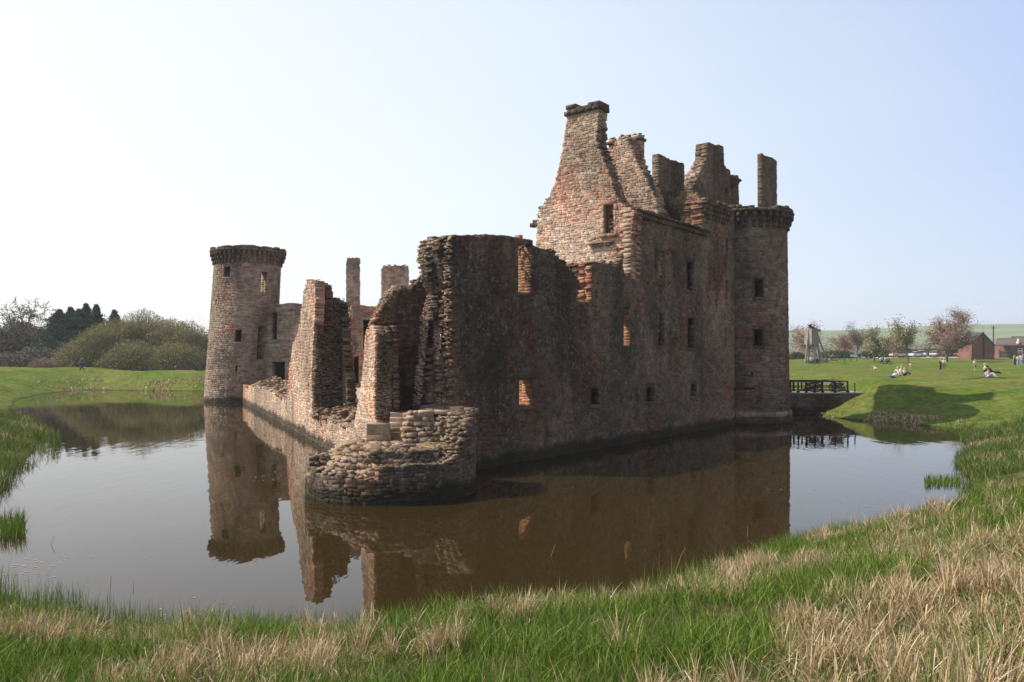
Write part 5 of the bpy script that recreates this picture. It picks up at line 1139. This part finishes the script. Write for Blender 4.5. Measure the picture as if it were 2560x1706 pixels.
pers(2553, 915, 29, 'stand', (.7, .62, .66), (.3, .4, .5), -.4, 'person in a pink top, right of the group at the right edge', group=GP); pers(2558, 913, 30, 'stand', (.35, .05, .06), (.2, .08, .1), 0, 'person in dark red behind the group at the right edge', group=GP)
pers(2465, 930, 20, 'sit', (.78, .75, .68), BLK, 1.2, 'person in white sitting behind the picnic rug', .95, group=GP, hair=(.6, .5, .4)); pers(2474, 944, 24, 'sit', PNK, (.6, .6, .62), .6, 'person in pink sitting on the dark rug', .98, group=GP, hair=(.1, .05, .03))
pers(2467, 943, 16, 'sit', (.7, .62, .5), (.5, .4, .3), -.2, 'child in cream sitting at the left of the person in pink', .95, group=GP); pers(2482, 936, 22, 'lie', BLK, BLK, 1.7, 'person in black leaning back beside the rug', .80, group=GP)
pers(2232, 944, 17, 'lie', (.75, .72, .70), (.12, .2, .36), -1.1, 'person in jeans stretched out on the slope above the bridge', .80, group=GP); pers(2244, 941, 24, 'sit', WHT, (.45, .42, .4), -.5, 'person in a white shirt sitting on the slope, left one of two', .98, group=GP, hair=(.5, .48, .45))
pers(2256, 936, 21, 'sit', (.72, .66, .3), (.4, .4, .4), .4, 'person in a yellow top sitting behind the two on the slope', .98, group=GP, hair=(.6, .5, .2)); pers(2264, 940, 20, 'sit', (.6, .6, .6), BLK, .6, 'person in grey sitting on the slope, right one of two', .98, group=GP, hair=(.65, .6, .55))
pers(2187, 923, 9, 'sit', (.8, .78, .72), (.75, .72, .66), .3, 'tiny child in white sitting alone in mid lawn', .95, group=GP, hair=(.7, .65, .5))
pers(2356, 891, 14, 'stand', (.55, .08, .09), (.5, .12, .12), 0, 'person in red left one beside the big tree trunk', group=GP); pers(2361, 891, 14, 'stand', (.62, .12, .12), (.3, .1, .1), .4, 'person in red nearest to the big tree trunk', group=GP)
pers(2232, 891, 14, 'stand', (.7, .6, .6), PNK, .4, 'person in pale pink left of the pale parked car', group=GP)
def rug(px, py, sx_, sy_, rz, col, label):
    g = hit(px, py, 60, 160); n = 9; xs = np.linspace(-sx_/2, sx_/2, n); ys = np.linspace(-sy_/2, sy_/2, n); A_, B_ = np.meshgrid(xs, ys); c_, s_ = math.cos(rz), math.sin(rz)
    Xw = g[0]+A_*c_-B_*s_; Yw = g[1]+A_*s_+B_*c_; Zw = hgt(Xw, Yw)+.05; idx = np.arange(n*n).reshape(n, n); Q_ = np.stack([idx[:-1, :-1], idx[:-1, 1:], idx[1:, 1:], idx[1:, :-1]], -1).reshape(-1, 4)
    M['rug'] = plain('dark_wool', col, .95, .05); o = mesh_np('picnic_rug', np.stack([Xw-g[0], Yw-g[1], Zw-g[2]], -1).reshape(-1, 3), Q_, M['rug']); o.location = g; o.modifiers.new('thick', 'SOLIDIFY').thickness = .03; tag(o, label, 'rug')
rug(2464, 945, 2.4, 2.6, .3, (.05, .06, .08), 'dark grey picnic rug spread on the lawn under the seated people')
def picnic(px, py, label):
    g = hit(px, py, 60, 200); root = tag(empty('picnic_table', g, .1), label, 'table', 'picnic tables on the lawn'); b = MB(); b.box((0, 0, .74), (1.8, .75, .06)); b.build('tabletop', M['timber_dark'], root)
    for s_ in (-1, 1):
        b = MB(); b.box((0, s_*.68, .44), (1.8, .26, .05)); b.build('bench', M['timber_dark'], root)
        b = MB(); b.bar((s_*.65, -.72, 0), (s_*.65, .3, .71), .09); b.bar((s_*.65+.1, .72, 0), (s_*.65+.1, -.3, .71), .09); b.bar((s_*.65+.02, -.68, .39), (s_*.65+.02, .68, .39), .08); b.build('leg', M['timber_dark'], root)
    return g
g1_ = picnic(2213, 910, 'dark picnic table with two people in the middle of the lawn'); g2_ = picnic(2034, 910, 'dark picnic table in front of the tall siege engine')
for g_, dx, sy_, top, lab in ((g1_, -.45, 1, WHT, 'person in white at the lawn picnic table, left seat'), (g1_, .45, 1, (.6, .6, .68), 'person in pale blue at the lawn picnic table, right seat'), (g2_, -.7, -1, (.78, .78, .78), 'person in white with back turned at the table below the siege engine'), (g2_, .1, 1, (.7, .5, .5), 'person in pink at the table below the siege engine'), (g2_, .8, 1, (.08, .1, .3), 'person in blue at the table below the siege engine')):
    person(lab, (g_[0]+dx, g_[1]+sy_*.68, g_[2]), 0 if sy_ > 0 else PI, 'chair', top, JEAN, group='people at the picnic tables')
g = hit(2135, 903, 100, 200); b = MB(); root = tag(empty('information_board', g), 'small blue slanted information board on two legs beyond the lawn', 'sign')
b.add([(-.7, -.2, .8), (.7, -.2, .8), (.7, .3, 1.25), (-.7, .3, 1.25), (-.7, -.2, .74), (.7, -.2, .74), (.7, .3, 1.19), (-.7, .3, 1.19)], [(0, 1, 2, 3), (7, 6, 5, 4), (0, 4, 5, 1), (1, 5, 6, 2), (2, 6, 7, 3), (3, 7, 4, 0)])
M['blue'] = plain('blue_panel', (.12, .22, .32), .4, .4, .3, 3); b.build('panel', M['blue'], root)
for s_ in (-.55, .55): b = MB(); b.box((s_, .05, .45), (.08, .08, .9)); b.build('leg', M['timber_dark'], root)
for px, py, hh, lab in ((2111, 904, 1.3, 'dark green post standing alone left of the blue board'), (2143, 897, .9, 'pale wooden post at the left end of the black car'), (2155, 898, .9, 'leaning pale post right of the first pale post'), (2318, 889, 1.0, 'pale bollard between the white and silver cars'), (2207, 882, 1.4, 'pale post beside the hedge left of the parked cars')):
    g = hit(px, py, 100, 215); b = MB(); b.tube((0, 0, -.2), (0, 0, hh), .11, .09, 8); b.ell((0, 0, hh), (.095, .095, .04)); o = b.build('wooden_post', M['timber'] if 'pale' in lab else M['green_paint']); o.location = g; tag(o, lab, 'post', 'posts beyond the lawn')
# onlooker in the gable window
wz = hg[0]; pw_ = G1.pt((wz[0]+wz[1])/2, .55); 
person('person in dark clothes looking out of the tall gable window', (pw_[0], pw_[1], wz[2]-.0), math.atan2(G1.N[1], G1.N[0])-PI/2, 'stand', (.03, .04, .07), (.02, .03, .06), scale=.84, hair=(.06, .03, .02))
b = MB(); a_ = G1.pt(wz[0]-.4, .98); c_ = G1.pt(wz[1]+.6, .98); n_ = G1.N*2.2
b.prism([(a_[0], a_[1], wz[2]-.26), (c_[0], c_[1], wz[2]-.26), (c_[0]+n_[0], c_[1]+n_[1], wz[2]-.26), (a_[0]+n_[0], a_[1]+n_[1], wz[2]-.26)], 0, (0, 0, .24)); b.build('floor_ledge', M['inner'], gg, CO)
# ------------------------------------------------------------------ haze
b = MB(); b.box((0, 900, 19.0), (3400, 3600, 41.5)); t = NT('haze'); t.t.nodes.remove(t.b); vp = t.n('ShaderNodeVolumePrincipled'); vp.inputs['Density'].default_value = HAZE_D = .00032; vp.inputs['Color'].default_value = (.93, .95, 1, 1); vp.inputs['Anisotropy'].default_value = .0
t.l(vp.outputs[0], t.out.inputs['Volume']); tag(b.build('haze', t.m), 'thin spring haze over the far fields and trees', None, None, 'stuff')
# ------------------------------------------------------------------ sky, sun, camera
sund = Vector((1, -.09, -1.13)).normalized()
el = math.asin(-sund.z); rot = math.atan2(-sund.x, -sund.y)
wd = bpy.data.worlds.new('World'); bpy.context.scene.world = wd; wd.use_nodes = True; nt = wd.node_tree; bg = nt.nodes['Background']
def wn(t_, **k):
    x = nt.nodes.new(t_)
    for a, b in k.items(): setattr(x, a, b)
    return x
sk = wn('ShaderNodeTexSky'); sk.sky_type = 'NISHITA'; sk.sun_disc = False; sk.sun_elevation = el; sk.sun_rotation = rot; sk.air_density = 1.0; sk.dust_density = 2.0; sk.ozone_density = 2.0
# spring haze: the veil is brightest low on the sunward side and thins to blue away from it
tc = wn('ShaderNodeTexCoord'); dp = wn('ShaderNodeVectorMath', operation='DOT_PRODUCT'); nt.links.new(tc.outputs['Generated'], dp.inputs[0]); dp.inputs[1].default_value = (-1, .5, -.5)
mr = wn('ShaderNodeMapRange'); mr.inputs['From Min'].default_value = -1.3; mr.inputs['From Max'].default_value = 1.0; nt.links.new(dp.outputs['Value'], mr.inputs['Value'])
cr = wn('ShaderNodeValToRGB'); e = cr.color_ramp.elements; st = [(-1.25, (.33, .32, .33)), (-.6, (.38, .43, .58)), (-.32, (.50, .60, .88)), (-.12, (.62, .70, .86)), (.25, (.78, .86, .95)), (.5, (.88, .92, .96)), (.8, (.98, .98, .98))]
while len(e) < len(st): e.new(.5)
for k_, (s_, c_) in enumerate(st): e[k_].position = (s_+1.3)/2.3; e[k_].color = (*c_, 1)
nz = wn('ShaderNodeTexNoise'); nz.inputs['Scale'].default_value = 2.2; nz.inputs['Detail'].default_value = 5; mp = wn('ShaderNodeMapping'); mp.inputs['Scale'].default_value = (1, 1, 3.5); nt.links.new(tc.outputs['Generated'], mp.inputs[0]); nt.links.new(mp.outputs[0], nz.inputs[0])
ma = wn('ShaderNodeMath', operation='MULTIPLY_ADD'); nt.links.new(nz.outputs['Fac'], ma.inputs[0]); ma.inputs[1].default_value = .10; nt.links.new(mr.outputs[0], ma.inputs[2]); mb_ = wn('ShaderNodeMath', operation='SUBTRACT'); nt.links.new(ma.outputs[0], mb_.inputs[0]); mb_.inputs[1].default_value = .05; nt.links.new(mb_.outputs[0], cr.inputs[0])
m1 = wn('ShaderNodeVectorMath', operation='SCALE'); nt.links.new(sk.outputs[0], m1.inputs[0]); m1.inputs['Scale'].default_value = .35
m2 = wn('ShaderNodeVectorMath', operation='SCALE'); nt.links.new(cr.outputs[0], m2.inputs[0]); m2.inputs['Scale'].default_value = 8.6
m3 = wn('ShaderNodeVectorMath', operation='ADD'); nt.links.new(m1.outputs[0], m3.inputs[0]); nt.links.new(m2.outputs[0], m3.inputs[1]); nt.links.new(m3.outputs[0], bg.inputs[0]); bg.inputs[1].default_value = .10
l = bpy.data.lights.new('sun', 'SUN'); l.energy = 5.0; l.angle = math.radians(.55); l.color = (1, .92, .80); so = bpy.data.objects.new('sun', l); C.objects.link(so); so.rotation_euler = sund.to_track_quat('-Z', 'Y').to_euler(); so.location = (-60, -20, 60)
cam = bpy.data.cameras.new('camera'); co = bpy.data.objects.new('camera', cam); C.objects.link(co); co.location = (0, 0, H); co.rotation_euler = (PI/2+PITCH, 0, 0); cam.sensor_width = 36; cam.lens = F/2560*36; cam.clip_end = 6000; cam.clip_start = .1
sc = bpy.context.scene; sc.camera = co; sc.view_settings.view_transform = 'Standard'; sc.view_settings.look = 'None'; sc.view_settings.exposure = 0.12; sc.view_settings.gamma = 1
sc.render.engine = 'CYCLES'; sc.cycles.max_bounces = 6; sc.cycles.use_denoising = True
